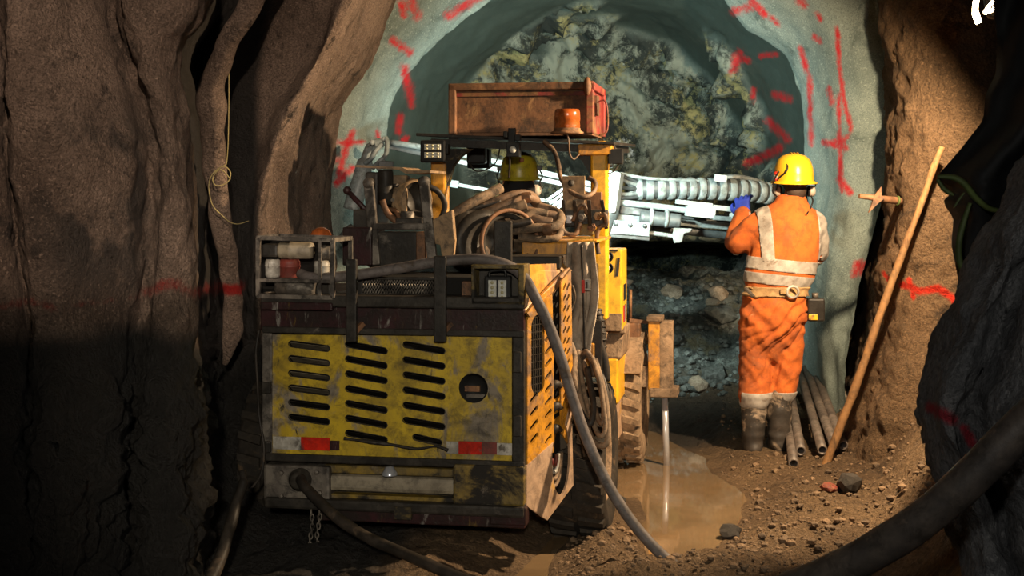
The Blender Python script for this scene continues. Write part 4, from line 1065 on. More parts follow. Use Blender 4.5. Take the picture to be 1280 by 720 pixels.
rtube('wire', 'hose_brown', ((709, 166, 1.2), (711, 178, 1.2), (712, 192, 1.22), (717, 199, 1.24), (724, 193, 1.26)), 0.005, 6)
rtube('hose', 'hose_brown', ((680, 176, 1.3), (692, 188, 1.28), (698, 205, 1.2), (702, 225, 1.12), (714, 240, 1.06), (730, 246, 1.04), (742, 240, 1.08), (744, 228, 1.12), (736, 222, 1.14)), 0.012, 8)
rtube('wire', 'hose_black', ((765, 178, 1.36), (772, 192, 1.36), (773, 205, 1.36), (766, 215, 1.36), (757, 218, 1.36)), 0.005, 6)
sl0 = rbox('side_lamp', 'black_plastic', (760, 186, 778, 205), 1.32, 1.39, 0.004)
MB().box(*bp(762, 188, 776, 203, 1.39, 1.395)).build('lens', 'lamp_glass', sl0)
MB().bar(A(750, 192, 1.36), A(764, 194, 1.36), 0.02, 0.02).build('bracket', 'grimy_black', sl0)
# valve bank with levers
rbox('valve_plate', 'tan_steel', (703, 220, 731, 262), 1.06, 1.08, 0.003)
MB().lathe([(0, -0.012), (0.016, -0.01), (0.018, 0)], A(714, 229, 1.06), (0, 1, 0), 12).build('bolt', 'grimy_black', RIG)
rbox('valve_plate', 'rust_brown', (731, 240, 752, 264), 1.08, 1.12, 0.004)
rbox('valve_block', 'grimy_black', (700, 262, 757, 284), 0.98, 1.12, 0.008)
rbox('valve_block', 'yellow_grimy', (718, 280, 742, 294), 0.96, 1.06, 0.006)
for x0, x1, yt in ((705, 704, 250), (721, 718, 250), (738, 736, 250), (758, 752, 250)):
    o = MB().bar(A(x0, 286, 0.94), A(x1, yt, 0.90), 0.018, 0.012, (0, 1, 0)).build('lever', 'grimy_black', RIG, 0.003)
for px, py, m in ((712, 274, 'chrome'), (728, 272, 'grey_steel'), (748, 270, 'tan_steel'), (740, 284, 'rust_brown')):
    MB().lathe([(0, -0.05), (0.014, -0.05), (0.014, -0.03), (0.022, -0.03), (0.022, 0.0)], A(px, py, 0.98), (0, 1, 0), 6, False).build('valve_fitting', m, RIG)
for pts, r in ((((706, 270, .93), (702, 282, .9), (708, 292, .9), (720, 292, .9), (726, 278, .92)), 0.012), (((734, 268, .93), (730, 256, .92), (722, 262, .92), (716, 276, .92)), 0.010),
               (((748, 272, .93), (756, 268, .91), (758, 280, .92), (750, 284, .92), (746, 296, .92), (748, 318, .92)), 0.011)):
    rtube('valve_hose', 'hose_brown', pts, r, 8)
# hanging loops of hose on the right side
loops = [((718, 440, .45), (722, 480, .36), (736, 540, .26), (750, 557, .22), (760, 548, .22), (757, 500, .30), (744, 450, .42)),
         ((722, 438, .45), (730, 490, .36), (744, 535, .26), (752, 545, .22), (757, 530, .24), (750, 480, .33), (740, 446, .42)),
         ((714, 445, .44), (720, 495, .34), (729, 520, .28), (738, 530, .25), (742, 505, .30), (734, 460, .40)),
         ((726, 440, .46), (734, 470, .40), (746, 520, .28), (754, 527, .25), (753, 490, .33), (746, 456, .42)),
         ((712, 440, .42), (712, 470, .36), (716, 505, .30), (722, 530, .26), (728, 545, .24), (733, 570, .22)),
         ((730, 436, .5), (742, 455, .46), (756, 480, .4), (760, 520, .34), (758, 545, .30))]
for k, pts in enumerate(loops):
    rtube('hose_loop', ('hose_muddy', 'hose_muddy', 'hose_black', 'hose_brown', 'hose_black', 'hose_black')[k], pts, 0.012 if k % 2 else 0.014, 8)
rtube('hose_loop', 'hose_muddy', ((713, 430, .44), (718, 448, .40), (716, 470, .36), (722, 490, .34)), 0.017, 8)
rtube('hose_loop', 'hose_brown', ((728, 448, .44), (733, 440, .42), (740, 452, .42), (744, 470, .40)), 0.015, 8)
pts = catmull([A(x, y, yy) for x, y, yy in ((745, 388, .8), (749, 405, .78), (751, 425, .76), (750, 445, .76), (745, 452, .76))], 8)
sl = MB().tube(pts, 0.026, 12).build('ribbed_sleeve', 'hose_black', RIG)
for k in range(1, len(pts) - 1, 3): MB().ring(pts[k], pts[k + 1] - pts[k - 1], 0.026, 0.006, 14, 6).build('sleeve_rib', 'hose_black', sl)
rtube('hose', 'hose_black', ((740, 400, .7), (748, 425, .68), (756, 450, .68), (758, 475, .68), (752, 462, .68)), 0.018, 8)
rbox('side_gear', 'grimy_black', (706, 400, 752, 470), 0.62, 0.66, 0.006)
rbox('side_tank', 'grimy_black', (700, 335, 734, 440), 0.85, 1.5, 0.01)
rbox('side_plate', 'yellow_side', (732, 430, 742, 470), 0.56, 0.6, 0.004)

# ---- booms and feed beams in front of the canopy, lit by the front lamps
def dtube(name, m, pts, r, n=10, sub=5, parent=None, **kw):
    return MB().tube(catmull([D(*q) for q in pts], sub), r, n, **kw).build(name, m, parent or RIG)
def dbar(name, m, a, b, w_, h_, parent=None, bevel=0.004):
    return MB().bar(D(*a), D(*b), w_, h_).build(name, m, parent or RIG, bevel)
bun = catmull([D(*q) for q in ((782, 237, 9.7), (830, 236, 9.7), (880, 236, 9.75), (930, 238, 9.8), (968, 243, 9.9))], 12)
hb = MB().tube(bun, 0.068, 16).build('hose_bundle', 'boom_dark', RIG)
for k in range(1, len(bun) - 4, 3):
    MB().tube([bun[k], bun[k + 1], bun[k + 2]], [0.076, 0.080, 0.076], 16).build('hose_sleeve', 'boom_paint', hb, 0.002)
for k, (y0, y1, x0) in enumerate(((216, 228, 770), (222, 232, 772), (233, 236, 768), (242, 242, 764), (247, 246, 768))):
    dtube('boom_hose', 'boom_paint' if k % 2 else 'boom_dark', ((x0, y0, 9.4), (785, (y0 + y1) / 2 + 1, 9.55), (800, y1, 9.68)), 0.014, 8)
dtube('boom_hose', 'boom_paint', ((775, 217, 9.5), (810, 223, 9.6), (870, 226, 9.7), (900, 229, 9.75)), 0.012, 8)
dtube('boom_hose', 'boom_paint', ((900, 222, 9.9), (925, 222, 9.9), (950, 228, 9.95), (966, 238, 10)), 0.02, 8)
dbar('hose_clamp', 'boom_white', (893, 222, 9.65), (908, 224, 9.65), 0.06, 0.05)
g = MB(); lo = D(754, 266, 9.2); hi = D(774, 214, 9.2); g.hexa([D(754, 212, 9.2), D(776, 216, 9.2), D(769, 266, 9.2), D(754, 266, 9.2)], [D(754, 212, 9.2) + Vector((0, .25, 0)), D(776, 216, 9.2) + Vector((0, .25, 0)), D(769, 266, 9.2) + Vector((0, .25, 0)), D(754, 266, 9.2) + Vector((0, .25, 0))]); g.build('boom_block', 'boom_white', RIG, 0.01)
dtube('feed_rod', 'boom_paint', ((774, 253, 9.5), (820, 258, 9.5), (868, 264, 9.5)), 0.022, 12)
dbar('feed_rail', 'boom_paint', (745, 270, 9.5), (935, 285, 9.7), 0.10, 0.045)
dbar('feed_rail', 'boom_dark', (772, 262, 9.55), (930, 276, 9.75), 0.12, 0.05)
dtube('feed_rod', 'boom_dark', ((800, 272, 9.42), (832, 275, 9.42), (850, 277, 9.42)), 0.05, 12)
for px in (814, 833): 
    MB().ring(D(px, 270 + (px - 800) * 0.1, 9.42), D(850, 277, 9.42) - D(800, 272, 9.42), 0.05, 0.014, 18, 6).build('rod_clamp', 'boom_paint', RIG)
dbar('feed_channel', 'boom_white', (845, 252, 9.45), (890, 257, 9.47), 0.06, 0.03)
dbar('feed_channel', 'boom_white', (858, 262, 9.46), (893, 266, 9.48), 0.08, 0.085)
dbar('feed_channel', 'boom_white', (890, 259, 9.47), (935, 264, 9.5), 0.07, 0.035)
dbar('feed_channel', 'boom_paint', (890, 272, 9.47), (918, 274, 9.5), 0.07, 0.03)
dbar('feed_channel', 'boom_white', (914, 267, 9.48), (935, 270, 9.5), 0.08, 0.07)
bx_ = dbar('feed_block', 'boom_paint', (745, 282, 9.3), (811, 287, 9.3), 0.14, 0.09)
for px in (770, 788, 806): MB().lathe([(0, -0.012), (0.014, -0.01), (0.016, 0)], D(px, 278 + (px - 745) * 0.07, 9.23), (0, 1, 0), 10).build('bolt', 'boom_dark', bx_)
dbar('feed_block', 'boom_dark', (748, 291, 9.3), (811, 297, 9.3), 0.12, 0.04)
dtube('drill_rod', 'boom_paint', ((808, 291, 9.3), (826, 293, 9.3), (846, 296, 9.3)), 0.015, 10)
g = MB(); g.prism([D(842, 285, 9.28), D(865, 286, 9.28), D(863, 290, 9.28), D(855, 292, 9.28), D(852, 303, 9.28), D(843, 304, 9.28), D(840, 296, 9.28)], (0, 0.08, 0)); g.build('rod_head', 'boom_paint', RIG, 0.004)
dtube('feed_rod', 'boom_dark', ((815, 283, 9.6), (870, 290, 9.65), (925, 296, 9.7)), 0.03, 10)
dtube('feed_rod', 'boom_paint', ((850, 288, 9.7), (900, 294, 9.75)), 0.014, 8)
# boom seen through and beside the canopy
dtube('feed_rod', 'boom_paint', ((488, 178, 9.3), (540, 186, 9.3), (620, 202, 9.35), (745, 232, 9.4)), 0.020, 10)
dbar('feed_rail', 'boom_dark', (486, 183, 9.35), (745, 239, 9.45), 0.06, 0.035)
dbar('feed_rail', 'boom_paint', (548, 226, 9.5), (573, 231, 9.5), 0.10, 0.05)
dbar('feed_rail', 'boom_paint', (573, 231, 9.55), (745, 262, 9.6), 0.06, 0.025)
dbar('feed_rail', 'boom_paint', (548, 290, 9.5), (745, 300, 9.6), 0.10, 0.05)
arm = MB().tube(catmull([D(*q) for q in ((440, 262, 9.0), (449, 230, 9.0), (458, 200, 9.05), (466, 182, 9.1), (474, 178, 9.15))], 6), [0.06] * 6 + [0.055] * 6 + [0.04] * 6 + [0.03] * 7, 12).build('boom_arm', 'boom_paint', RIG)
for pts, r in ((((456, 204, 8.98), (464, 198, 8.96), (470, 188, 8.96), (478, 180, 9.0)), 0.016), (((466, 210, 8.95), (474, 202, 8.93), (482, 194, 8.95), (484, 180, 8.98), (482, 172, 9)), 0.016), (((472, 212, 8.95), (480, 206, 8.93), (478, 200, 8.92)), 0.014)):
    dtube('boom_hose', 'boom_paint', pts, r, 8)
for px, py in ((480, 174), (465, 178), (477, 181)): MB().ellipsoid(D(px, py, 9.0), (0.018, 0.018, 0.018), 10, 8).build('hose_joint', 'boom_white', RIG)
dbar('boom_head', 'boom_dark', (474, 205, 8.9), (492, 206, 8.9), 0.08, 0.04)
for k in range(4):
    a = (690 + 2 * k, 244 - 4 * k + 10, 9.2); b = (703, 232 + 5 * k, 9.2)
    dbar('boom_slat', 'boom_white', (684 + 3 * k, 250 + 4.5 * k, 9.2), (708 + 2 * k, 233 + 4.5 * k, 9.2), 0.03, 0.018)
dtube('boom_arm', 'boom_dark', ((430, 290, 8.95), (480, 330, 8.9), (560, 370, 8.7), (640, 390, 8.4)), 0.07, 12)
dtube('boom_arm', 'boom_dark', ((762, 262, 9.3), (735, 310, 9.1), (700, 360, 8.7), (660, 390, 8.4)), 0.07, 12)

# ================================================================== people
def esec(mb, secs, n=20):
    """closed loft through (centre, rx, ry) ellipses lying across the body"""
    vs = []
    for c, rx, ry in secs:
        for k in range(n):
            a = 2 * math.pi * k / n
            vs.append(Vector(c) + Vector((rx * math.cos(a), ry * math.sin(a), 0)))
    m = len(secs)
    fs = [(i * n + k, i * n + (k + 1) % n, (i + 1) * n + (k + 1) % n, (i + 1) * n + k) for i in range(m - 1) for k in range(n)]
    fs += [tuple(reversed(range(n))), tuple((m - 1) * n + k for k in range(n))]
    mb.add(vs, fs, True)
def smooth_secs(secs, n=4):
    q = catmull([Vector((*c, )) for c, rx, ry in secs], n); r = catmull([Vector((rx, ry, 0)) for c, rx, ry in secs], n)
    return [(a, b.x, b.y) for a, b in zip(q, r)]
def limb(mb, pts, rs, n=16, sub=5):
    q = catmull(pts, sub); r = catmull([Vector((x, 0, 0)) for x in rs], sub)
    mb.tube(q, [v.x for v in r], n)
    mb.ellipsoid(pts[0], (rs[0] * 0.98,) * 3, 14, 10); mb.ellipsoid(pts[-1], (rs[-1] * 0.9,) * 3, 14, 10)
def remesh(mb, name, voxel, smooth=4):
    me = mb.mesh('tmp')
    o = bpy.data.objects.new('tmp', me); COL.objects.link(o)
    r = o.modifiers.new('r', 'REMESH'); r.mode = 'VOXEL'; r.voxel_size = voxel
    if smooth:
        s = o.modifiers.new('s', 'SMOOTH'); s.factor = 0.5; s.iterations = smooth
    dg = bpy.context.evaluated_depsgraph_get()
    out = bpy.data.meshes.new_from_object(o.evaluated_get(dg), depsgraph=dg)
    bpy.data.objects.remove(o); bpy.data.meshes.remove(me)
    out.name = name
    out.polygons.foreach_set('use_smooth', [True] * len(out.polygons))
    return out
def folds(me, fn):
    ns = [v.normal.copy() for v in me.vertices]
    for v, n in zip(me.vertices, ns): v.co += n * fn(v.co, n)
    me.update()
def obj(name, me, m, parent, **kw):
    me.materials.clear(); me.materials.append(MATS[m])
    return link(bpy.data.objects.new(name, me), parent, **kw)
def patch(src, name, planes, keep, off, m, parent, thick=0.0):
    """a strip of cloth lying on a garment: the piece of its surface between planes, lifted off along the normals"""
    bm = bmesh.new(); bm.from_mesh(src)
    for co, no in planes:
        bmesh.ops.bisect_plane(bm, geom=bm.verts[:] + bm.edges[:] + bm.faces[:], plane_co=co, plane_no=no, clear_outer=True)
    bad = [f for f in bm.faces if not keep(f.calc_center_median(), f.normal)]
    bmesh.ops.delete(bm, geom=bad, context='FACES')
    bm.normal_update()
    for v in bm.verts: v.co += v.normal * off
    ex = bmesh.ops.extrude_face_region(bm, geom=bm.faces[:])
    for g_ in ex['geom']:
        if isinstance(g_, bmesh.types.BMVert): g_.co -= g_.normal * (off + 0.004)
    bmesh.ops.recalc_face_normals(bm, faces=bm.faces)
    me = bpy.data.meshes.new(name); bm.to_mesh(me); bm.free()
    return obj(name, me, m, parent)
def hand_mesh(mirror=1, curl=0.5):
    h = MB()
    q = [((0, -0.03, 0), 0.028, 0.022), ((0, 0.0, 0), 0.032, 0.022), ((0.002, 0.045, 0), 0.043, 0.020), ((0.0, 0.085, 0), 0.043, 0.016)]
    n = 14; vs = []
    for c, rx, rz in q:
        for k in range(n):
            a = 2 * math.pi * k / n; vs.append(Vector(c) + Vector((rx * math.cos(a), 0, rz * math.sin(a))))
    fs = [(i * n + k, i * n + (k + 1) % n, (i + 1) * n + (k + 1) % n, (i + 1) * n + k) for i in range(3) for k in range(n)] + [tuple(range(n)), tuple(3 * n + k for k in reversed(range(n)))]
    h.add(vs, fs, True)
    for x, L, fan in ((-0.033, 0.060, -0.16), (-0.011, 0.076, -0.05), (0.011, 0.082, 0.04), (0.033, 0.073, 0.14)):
        p = Vector((x, 0.078, 0)); pts = [p]; ang = 0.15
        for seg in (0.42, 0.32, 0.26):
            ang += curl * 0.9
            p = p + Vector((math.sin(fan), math.cos(ang), -math.sin(ang))) * (L * seg) ; pts.append(p)
        h.tube(catmull(pts, 3), [0.0112] * 4 + [0.0105] * 3 + [0.0098] * 2 + [0.008], 8)
        h.ellipsoid(pts[-1], (0.0085,) * 3, 8, 6)
    pts = [Vector((0.028, 0.018, -0.004)), Vector((0.058, 0.045, -0.014)), Vector((0.068, 0.075, -0.026)), Vector((0.066, 0.098, -0.038))]
    h.tube(catmull(pts, 3), [0.017] * 3 + [0.0135] * 3 + [0.012] * 3 + [0.010], 8); h.ellipsoid(pts[-1], (0.010,) * 3, 8, 6)
    if mirror < 0: h.v = [(-a, b, c) for a, b, c in h.v]
    return remesh(h, 'glove', 0.0042, 2)
def helmet(parent, c, rx, ry, h, m, tilt=0.0, brim=0.022, ridge=True):
    R_ = Matrix.Rotation(tilt, 4, 'X')
    def tr(mb):
        mb.v = [tuple(Vector(c) + R_ @ Vector((v[0] * rx, v[1] * ry, v[2] * h))) for v in mb.v]; return mb
    prof = [(1 + brim / rx, -0.02), (1 + brim / rx, 0.0), (1.02, 0.06), (1.0, 0.12), (0.985, 0.3), (0.93, 0.55), (0.80, 0.78), (0.58, 0.92), (0.3, 0.985), (0.0, 1.0)]
    o = tr(MB().lathe(prof, (0, 0, 0), (0, 0, 1), 36)).build('helmet', m, parent)
    s_ = o.modifiers.new('solid', 'SOLIDIFY'); s_.thickness = 0.004
    if ridge:
        for dx in (-0.16, 0.0, 0.16):
            pts = [Vector((dx, 0.97 * math.cos(t), 0.12 + 0.90 * math.sin(t))) for t in [math.radians(12 + 156 * k / 14) for k in range(15)]]
            q = MB(); q.tube(pts, 0.03, 8); tr(q).build('crown_ridge', m, o)
    return o
def head_into(mb, c, s=1.0, face=Vector((0, 1, 0))):
    """skull, jaw, nose, ears and neck root, facing +Y"""
    c = Vector(c)
    mb.ellipsoid(c + Vector((0, -0.008, 0.018)) * s, (0.076 * s, 0.094 * s, 0.100 * s), 20, 14)
    mb.ellipsoid(c + Vector((0, 0.026, -0.050)) * s, (0.056 * s, 0.064 * s, 0.066 * s), 18, 12)
    mb.ellipsoid(c + Vector((0, 0.094, -0.020)) * s, (0.013 * s, 0.020 * s, 0.026 * s), 10, 8)
    mb.ellipsoid(c + Vector((0, 0.080, -0.095)) * s, (0.024 * s, 0.016 * s, 0.016 * s), 10, 8)
    for sx in (-1, 1): mb.ellipsoid(c + Vector((sx * 0.077, -0.006, -0.010)) * s, (0.012 * s, 0.020 * s, 0.032 * s), 10, 8)
def face_bits(c, parent, s=1.0):
    c = Vector(c)
    for sx in (-1, 1):
        MB().ellipsoid(c + Vector((sx * 0.031, 0.080, 0.008)) * s, (0.013, 0.010, 0.010), 10, 8).build('eye', 'eye_white', parent)
        MB().tube([c + Vector((sx * 0.014, 0.087, 0.030)) * s, c + Vector((sx * 0.032, 0.085, 0.035)) * s, c + Vector((sx * 0.05, 0.075, 0.028)) * s], 0.004, 6).build('eyebrow', 'hair', parent)
    MB().tube([c + Vector((-0.024, 0.078, -0.066)) * s, c + Vector((0, 0.090, -0.064)) * s, c + Vector((0.024, 0.078, -0.066)) * s], 0.005, 6).build('mouth', 'lip', parent)
def muff(parent, c, sx):
    MB().lathe([(0, sx * 0.024), (0.026, sx * 0.022), (0.034, sx * 0.010), (0.035, -sx * 0.008), (0.030, -sx * 0.016)], c, (1, 0, 0), 20).build('ear_muff', 'muff_grey', parent).scale = (1, 1, 1)
    MB().ring(Vector(c) - Vector((sx * 0.014, 0, 0)), (1, 0, 0), 0.026, 0.009, 20, 8).build('ear_cushion', 'black_cloth', parent)
    MB().tube(catmull([Vector(c) + Vector((sx * 0.02, 0.004, 0.02)), Vector(c) + Vector((sx * 0.028, 0.004, 0.045)), Vector(c) + Vector((sx * 0.012, 0.002, 0.075))], 4), 0.004, 6).build('muff_arm', 'black_plastic', parent)

# ---- the worker seen from behind
WD = 8.6
WROOT = Vector(((978 - 640) / F * WD, WD, ground((950 - 640) / F * WD, WD) - 0.01))
WK = thing('person', 'worker in orange coverall, yellow helmet and rubber boots standing with back turned', 'person', WROOT)
def W(px, py, dy=0.0): return P(px, py, WD + dy) - WROOT
SX = WD / F
def sec(x0, x1, py, ry, dy): 
    return (W((x0 + x1) / 2, py, 0) + Vector((0, dy, 0)), (x1 - x0) / 2 * SX, ry)
cv = MB()
esec(cv, smooth_secs([sec(948, 984, 452, .05, .0), sec(932, 1000, 434, .10, .0), sec(922, 1009, 410, .150, .0), sec(925, 1011, 390, .155, -.005), sec(930, 1010, 372, .145, 0.0), sec(934, 1008, 363, .135, .005), sec(930, 1015, 352, .150, .01),
                      sec(931, 1020, 335, .150, .012), sec(936, 1025, 312, .150, .018), sec(941, 1029, 290, .150, .025), sec(944, 1029, 274, .138, .032), sec(951, 1023, 263, .115, .04), sec(967, 1015, 255, .092, .045), sec(972, 1011, 248, .084, .05), sec(974, 1009, 244, .080, .052)]))
limb(cv, [W(947, 415), W(945, 445, .02), W(944, 472, .01), W(943, 497, 0)], [.108, .106, .098, .104])
limb(cv, [W(985, 412), W(983, 440, .03), W(981, 465, .02), W(978, 491, .01)], [.104, .098, .088, .082])
limb(cv, [W(956, 276, .04), W(938, 290, .06), W(922, 304, .10), W(921, 296, .17), W(925, 280, .27), W(929, 268, .34)], [.085, .084, .080, .076, .066, .056])
limb(cv, [W(1016, 277, .04), W(1021, 300, .08), W(1020, 318, .14), W(1008, 314, .26), W(996, 308, .36)], [.078, .074, .068, .062, .050])
cme = remesh(cv, 'coverall', 0.011, 6)
def wfold(p, n):
    legs = sstep((1.0 - p.z) / 0.12)
    sh = Vector((p.x * 3.2, p.y * 3.0, (p.z - p.x * 0.9) * 11 + 0.8 * noise.noise(p * 5)))
    k = 0.015 * noise.noise(sh)
    sh2 = Vector((p.x * 4.5 + 9, p.y * 4.0, (p.z + p.x * 1.1) * 17 + 0.8 * noise.noise(p * 6)))
    k2 = 0.009 * noise.noise(sh2) - 0.010 * max(0.0, 0.16 - abs(noise.noise(sh + Vector((5, 0, 0))))) / 0.16
    t = 0.012 * noise.noise(Vector((p.x * 7 + 3, p.y * 6, p.z * 5))) + 0.005 * noise.noise(p * 20)
    cuff = 1 - 0.8 * sstep((0.44 - p.z) / 0.06)
    return ((k + k2) * (0.35 + 0.95 * legs) + t) * cuff
folds(cme, wfold)
body = MB()
hc_ = W(993, 224, .07)
head_into(body, hc_)
limb(body, [W(992, 240, .045), W(990, 262, .03)], [.055, .062])
esec(body, smooth_secs([sec(935, 1000, 420, .10, 0), sec(937, 1002, 372, .11, 0), sec(945, 1010, 320, .11, .02), sec(952, 1020, 280, .105, .03), sec(970, 1012, 262, .07, .04)]))
limb(body, [W(947, 415), W(945, 460, .015), W(941, 520, 0), W(941, 558, 0)], [.08, .065, .052, .045]); limb(body, [W(985, 412), W(982, 455, .02), W(975, 515, .01), W(973, 555, .01)], [.08, .062, .05, .045])
limb(body, [W(956, 276, .04), W(922, 304, .10), W(930, 266, .35)], [.055, .05, .034]); limb(body, [W(1016, 277, .04), W(1020, 318, .14), W(993, 306, .38)], [.055, .048, .034])
for a_, b_ in ((W(941, 556, 0), W(941, 563, .14)), (W(973, 552, .01), W(973, 559, .15))): limb(body, [a_, b_], [.042, .034])
bo = obj('body', remesh(body, 'body', 0.007, 3), 'skin', WK)
face_bits(hc_, WK)
cvo = obj('coverall', cme, 'coverall', WK)
hr = MB(); hr.ellipsoid(hc_ + Vector((0, -0.016, 0.0)), (0.082, 0.094, 0.095), 20, 14); hr.ellipsoid(hc_ + Vector((0, -0.050, -0.070)), (0.066, 0.050, 0.066), 14, 10)
hme = remesh(hr, 'hair', 0.007, 2)
bm = bmesh.new(); bm.from_mesh(hme)
bmesh.ops.bisect_plane(bm, geom=bm.verts[:] + bm.edges[:] + bm.faces[:], plane_co=hc_ + Vector((0, 0.03, 0)), plane_no=(0, 1, -0.5), clear_outer=True); bm.to_mesh(hme); bm.free()
obj('hair', hme, 'hair', WK)
hel = helmet(WK, W(992, 228, .065), .122, .148, .178, 'helmet_yellow', tilt=math.radians(4))
hcn = W(992, 228, .065)
MB().tube(catmull([hcn + Vector(q) for q in ((-0.11, -0.02, -0.05), (-0.105, -0.07, 0.02), (-0.075, -0.125, 0.06), (-0.06, -0.115, 0.10), (-0.075, -0.04, 0.145), (-0.05, 0.05, 0.165), (0, 0.12, 0.12))], 6), 0.006, 8).build('lamp_cord', 'black_plastic', hel)
MB().box(hcn + Vector((-0.012, 0.13, 0.07)), hcn + Vector((0.04, 0.17, 0.12))).build('head_lamp', 'black_plastic', hel, 0.008)
for k, (m_, dz) in enumerate((('red_reflector', 0.055), ('white_tape', 0.035), ('red_reflector', 0.02))):
    MB().ellipsoid(hcn + Vector((-0.118, -0.055, dz)), (0.013, 0.012, 0.012), 10, 8).build('helmet_clip', m_, hel)
MB().ring(hcn + Vector((0, 0, 0.006)), (0, 0, 1), 0.115, 0.008, 32, 6).build('head_band', 'black_plastic', hel).scale = (1, 1, 1)
muff(WK, W(972, 239, .07), -1); muff(WK, W(1014, 239, .07), 1)
MB().tube(catmull([W(972, 245, .06), W(966, 240, .03), W(968, 225, .0), W(974, 214, -.02)], 5), 0.005, 6).build('muff_strap', 'black_plastic', WK)
MB().tube(catmull([W(1014, 245, .05), W(1016, 252, .0), W(1012, 262, -.02), W(1008, 268, -.08)], 5), 0.005, 6).build('muff_strap', 'black_plastic', WK)
# reflective bands and belt
def zc(py): return W(978, py).z
sl_ = Vector((0.10, 0, 1)).normalized()
def band(name, y0, y1, m, off, slope=True, parent=cvo, keep=None):
    up = sl_ if slope else Vector((0, 0, 1))
    return patch(cme, name, [(W(978, y0), up), (W(978, y1), -up)], keep or (lambda c, n: c.y < 0.26), off, m, parent)
band('reflective_band', 324, 339, 'reflective', 0.005)
band('reflective_band', 343, 356, 'reflective', 0.005)
xs0, xs1 = W(948, 300).x, W(963, 300).x
lean = Vector((1, 0, 0.05)).normalized()
patch(cme, 'reflective_band', [(Vector((xs0, 0, zc(300))), -lean), (Vector((xs1, 0, zc(300))), lean), (W(978, 326), -Vector((0, 0, 1)))], lambda c, n: c.z > zc(326) and c.y < 0.30, 0.005, 'reflective', cvo)
patch(cme, 'reflective_band', [(Vector((W(1022, 300).x, 0, zc(300))), -lean), (W(978, 326), -Vector((0, 0, 1))), (W(978, 262), Vector((0, 0, 1)))], lambda c, n: n.x > 0.2 and n.y < 0.3, 0.005, 'reflective', cvo)
for x in (944, 979):
    x0 = W(x, 495).x
    patch(cme, 'cuff_band', [(W(978, 489.5), Vector((0, 0, 1)))], lambda c, n, x0=x0: abs(c.x - x0) < 0.088, 0.006, 'reflective', cvo)
blt = band('belt', 357.5, 369.5, 'belt_tan', 0.014, slope=False, parent=WK)
bq = W(991, 365, -.165)
MB().ring(bq, (0, 1, 0.1), 0.034, 0.008, 28, 8).build('belt_ring', 'white_tape', WK)
MB().box(bq + Vector((-0.075, 0.0, -0.012)), bq + Vector((-0.02, 0.012, 0.014))).build('belt_buckle', 'belt_tan', WK, 0.004)
MB().bar(W(932, 360, -.10), W(942, 371, -.13), 0.03, 0.012).build('belt_clip', 'grey_steel', WK)
pou = MB().box(W(1010, 402, -.06), W(1028, 372, .02)).build('belt_pouch', 'grimy_black', WK, 0.012)
MB().box(W(1011, 400, -.068), W(1022, 393, -.06)).build('pouch_label', 'yellow_bright', pou, 0.002)
MB().cyl(W(1019, 372, -.02), W(1019, 366, -.02), 0.02, n=14).build('pouch_cap', 'grey_steel', pou)
# boots
for (xt, yt, xb_, yb_, dy) in ((943, 497, 941, 570, 0.0), (975, 490, 973, 566, 0.02)):
    b = MB()
    gz = WROOT.z
    bot = W(xb_, yb_, dy); zb = ground(WROOT.x + bot.x, WROOT.y + dy) - WROOT.z if False else bot.z
    limb(b, [W(xt, yt, dy) + Vector((0, 0, -0.01)), W((xt + xb_) / 2, 525, dy - .01), W(xb_, 548, dy - .005), Vector((bot.x, dy, zb + 0.06))], [.082, .074, .066, .062])
    limb(b, [Vector((bot.x, dy - 0.02, zb + 0.050)), Vector((bot.x - 0.004, dy + 0.08, zb + 0.050)), Vector((bot.x - 0.006, dy + 0.17, zb + 0.042))], [.056, .054, .040])
    bme = remesh(b, 'boot', 0.009, 4)
    folds(bme, lambda p, n: 0.007 * noise.noise(Vector((p.x * 8, p.y * 8, p.z * 24))))
    o = obj('boot', bme, 'boot', WK)
    s = MB(); ol = [Vector((bot.x + 0.058 * math.cos(t) * (1 if math.sin(t) > 0 else 0.95), dy + 0.072 + 0.152 * math.sin(t), zb)) for t in [2 * math.pi * k / 24 for k in range(24)]]
    s.prism(ol, (0, 0, 0.026)); s.build('sole', 'boot_sole', o, 0.004)
# gloves
hm = hand_mesh(-1, 0.36)
gl = obj('glove', hm, 'glove_blue', WK)
gl.matrix_local = Matrix.Translation(W(930, 268, .355)) @ Matrix.Rotation(math.radians(58), 4, 'X') @ Matrix.Rotation(math.radians(-28), 4, 'Y') @ Matrix.Scale(1.22, 4)
hm2 = hand_mesh(1, 0.7)
gl2 = obj('glove', hm2, 'glove_blue', WK)
gl2.matrix_local = Matrix.Translation(W(993, 306, .40)) @ Matrix.Rotation(math.radians(30), 4, 'Z') @ Matrix.Rotation(math.radians(-20), 4, 'X')

